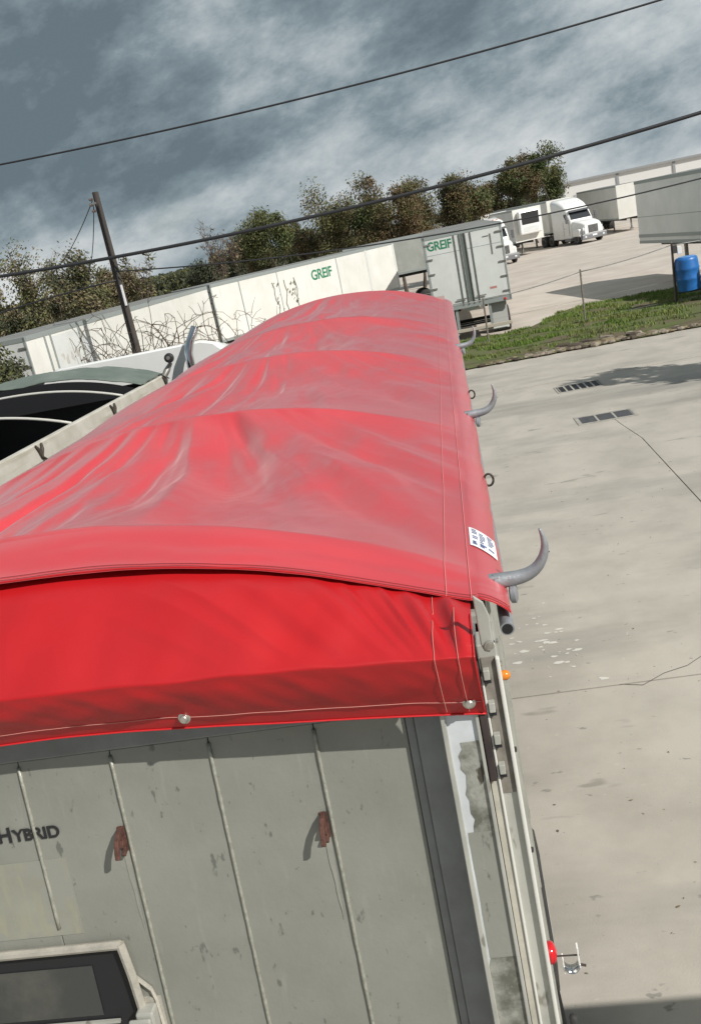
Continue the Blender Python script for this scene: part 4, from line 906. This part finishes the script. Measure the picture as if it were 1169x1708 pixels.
for i, (x, y, H, r_, lab_) in enumerate([(-19.5, 72, 5.0, 2.6, 'low dark evergreen behind the bare tree, left of the pair'), (-16.3, 73, 5.4, 2.6, 'low dark evergreen behind the bare tree, right of the pair'), (-13.6, 75, 5.3, 2.4, 'low dark evergreen nearest the olive tree row')]):
    tree('evergreen_tree', lab_, x, y, H, r_, (leafD,), 8000, 70+i, lsize=.10, group='dark evergreens beyond the trailers', base=.05)
tree('bare_tree', 'slender bare tree standing right of the utility pole', -14.5, 60, 7.6, 1.6, (leafT,), 160, 81, trunk=.10, bare=.6, spread=.42, twigs=1.6)
tree('bare_tree', 'thin bare sapling between the bare tree and the olive trees', -13.0, 60, 6.3, .9, (leafT,), 60, 82, trunk=.07, bare=.6, spread=.36, twigs=1.3)
tree('bare_tree', 'twiggy grey tree directly behind the utility pole', -15.6, 45, 6.0, 2.3, (leafT, leafO), 420, 83, trunk=.10, bare=.5, twigs=2.6)
th = [(-23.8, 45, 7.9, 2.6, (leafO, leafT, leafD), 'brownish thicket tree at the far left edge'), (-21.2, 46, 7.5, 2.5, (leafO, leafO, leafT), 'olive thicket tree second from the left edge'),
      (-19.0, 44, 6.8, 2.2, (leafT, leafO, leafD), 'tan thicket tree third from the left edge'), (-17.2, 46, 5.7, 2.0, (leafO, leafT, leafT), 'tan olive thicket tree left of the pole'),
      (-20.3, 38, 5.6, 2.2, (leafD, leafO, leafT), 'dark lower thicket tree above the white trailer end'), (-17.6, 39, 5.2, 2.0, (leafO, leafD, leafT), 'low twiggy thicket tree behind the trailer roof, left of the pole'),
      (-15.4, 41, 4.9, 1.8, (leafT, leafO), 'low pale thicket tree just behind the pole')]
for i, (x, y, H, r_, lv, lab_) in enumerate(th): tree('thicket_tree', lab_, x, y, H, r_, lv, 8000, 90+i, lsize=.07, group='thicket at left', base=.05, twigs=2.2)
tree('dark_shrub', 'tall dark shrub in front of the white trailer at the left edge', -11.2, 21.6, 4.25, 1.35, (leafD, leafO, leafD), 6500, 121, lsize=.06, base=.0, trunk=.07, cat='shrub', twigs=2)
tree('dark_shrub', 'dark shrub above the black fence at the very left edge', -12.5, 22.6, 4.7, 1.5, (leafD, leafD, leafO), 6500, 122, lsize=.06, base=.0, trunk=.07, cat='shrub', twigs=2)
tree('yard_tree', 'leafy tree past the right edge whose shade falls on the concrete', 10.3, 18.3, 6.4, 2.2, (leafG, leafO), 7000, 131, lsize=.18)
# far belt of woodland closing the horizon on the left
def belt(n, seed):
    rg = np.random.default_rng(seed); b = MB(); V = []; F = []; MI = []
    for k in range(n):
        x = rg.uniform(-170, 18); y = 150+.25*x*0+rg.uniform(0, 14); top = 4.5+.6*fbm(x*.09, 1)+.7*fbm(x*.35, 5)
        z = top*rg.random()**.6; s_ = rg.uniform(.15, .42); a = rg.uniform(0, 6.28, 2); o = len(V)
        u = Vector((math.cos(a[0]), math.sin(a[0]), rg.normal(0, .6)))*s_; v_ = Vector((rg.normal(0, .4), rg.normal(0, .4), 1))*s_*.6; c = Vector((x, y, z))
        V += [tuple(c-u), tuple(c+v_), tuple(c+u), tuple(c-v_)]; F.append((o, o+1, o+2, o+3)); MI.append(int(rg.integers(0, 3)))
    b.v = V; b.f = F; b.m = MI; return b.build('distant_woods', [leafO, leafD, leafD])
kind(belt(60000, 4), 'stuff', 'far belt of brown and olive woodland along the horizon')
# bare tangled vines in front of the white trailer
def tangle(name, label, x, y, w_, h, n, seed, leaf=0):
    rg = random.Random(seed); t = thing(name, label, 'vine', (x, y, 0)); b = MB(); lv = MB()
    for k in range(n):
        p = Vector((rg.uniform(-w_*.35, w_*.35), rg.uniform(-.3, .3), 0)); d = Vector((rg.gauss(0, .35), rg.gauss(0, .2), 1)).normalized(); path = [p.copy()]; L_ = h*rg.uniform(.6, 1.15)
        for s in range(14):
            d = (d+Vector((rg.gauss(0, .30), rg.gauss(0, .2), rg.gauss(-.03, .2)-.035*s*(s > 8)))).normalized(); p = p+d*L_/13; path.append(p.copy())
        b.tube(path, [.022*(1-.7*i/14) for i in range(15)], 4, cap=False)
        for q in path[5:]:
            if rg.random() < .75:
                e_ = q+Vector((rg.gauss(0, .25), rg.gauss(0, .12), rg.gauss(.05, .25))); b.tube([q, q.lerp(e_, .5)+Vector((0, 0, .05)), e_], [.011, .009, .006], 3, cap=False)
    b.build('stems', twig_m, t, smooth=60, world=False); return t
tangle('bare_vine', 'tangled bare brown vines left of the pole foot', -10.3, 27.2, 1.6, 4.1, 70, 5)
tangle('bare_vine', 'tangled bare brown vines right of the pole foot', -8.9, 27.0, 2.0, 4.2, 100, 6)
tangle('bare_vine', 'thin bare vine draped around the upper pole', -9.5, 26.75, .7, 5.7, 16, 7)
tangle('bare_vine', 'sparse bare stems in front of the lettered trailer', -7.6, 36.5, 2.6, 3.6, 18, 8)

# ------------------------------------------------------------------ trailer behind the viewpoint (its shadow reaches the foreground)
box_trailer('box_trailer', 'box trailer just behind the viewpoint, seen only by its shadow on the concrete', (13.6, 1.0, 0), R_(90), 12.0, 2.5, 1.15, 3.25, sidew_m, door=True)
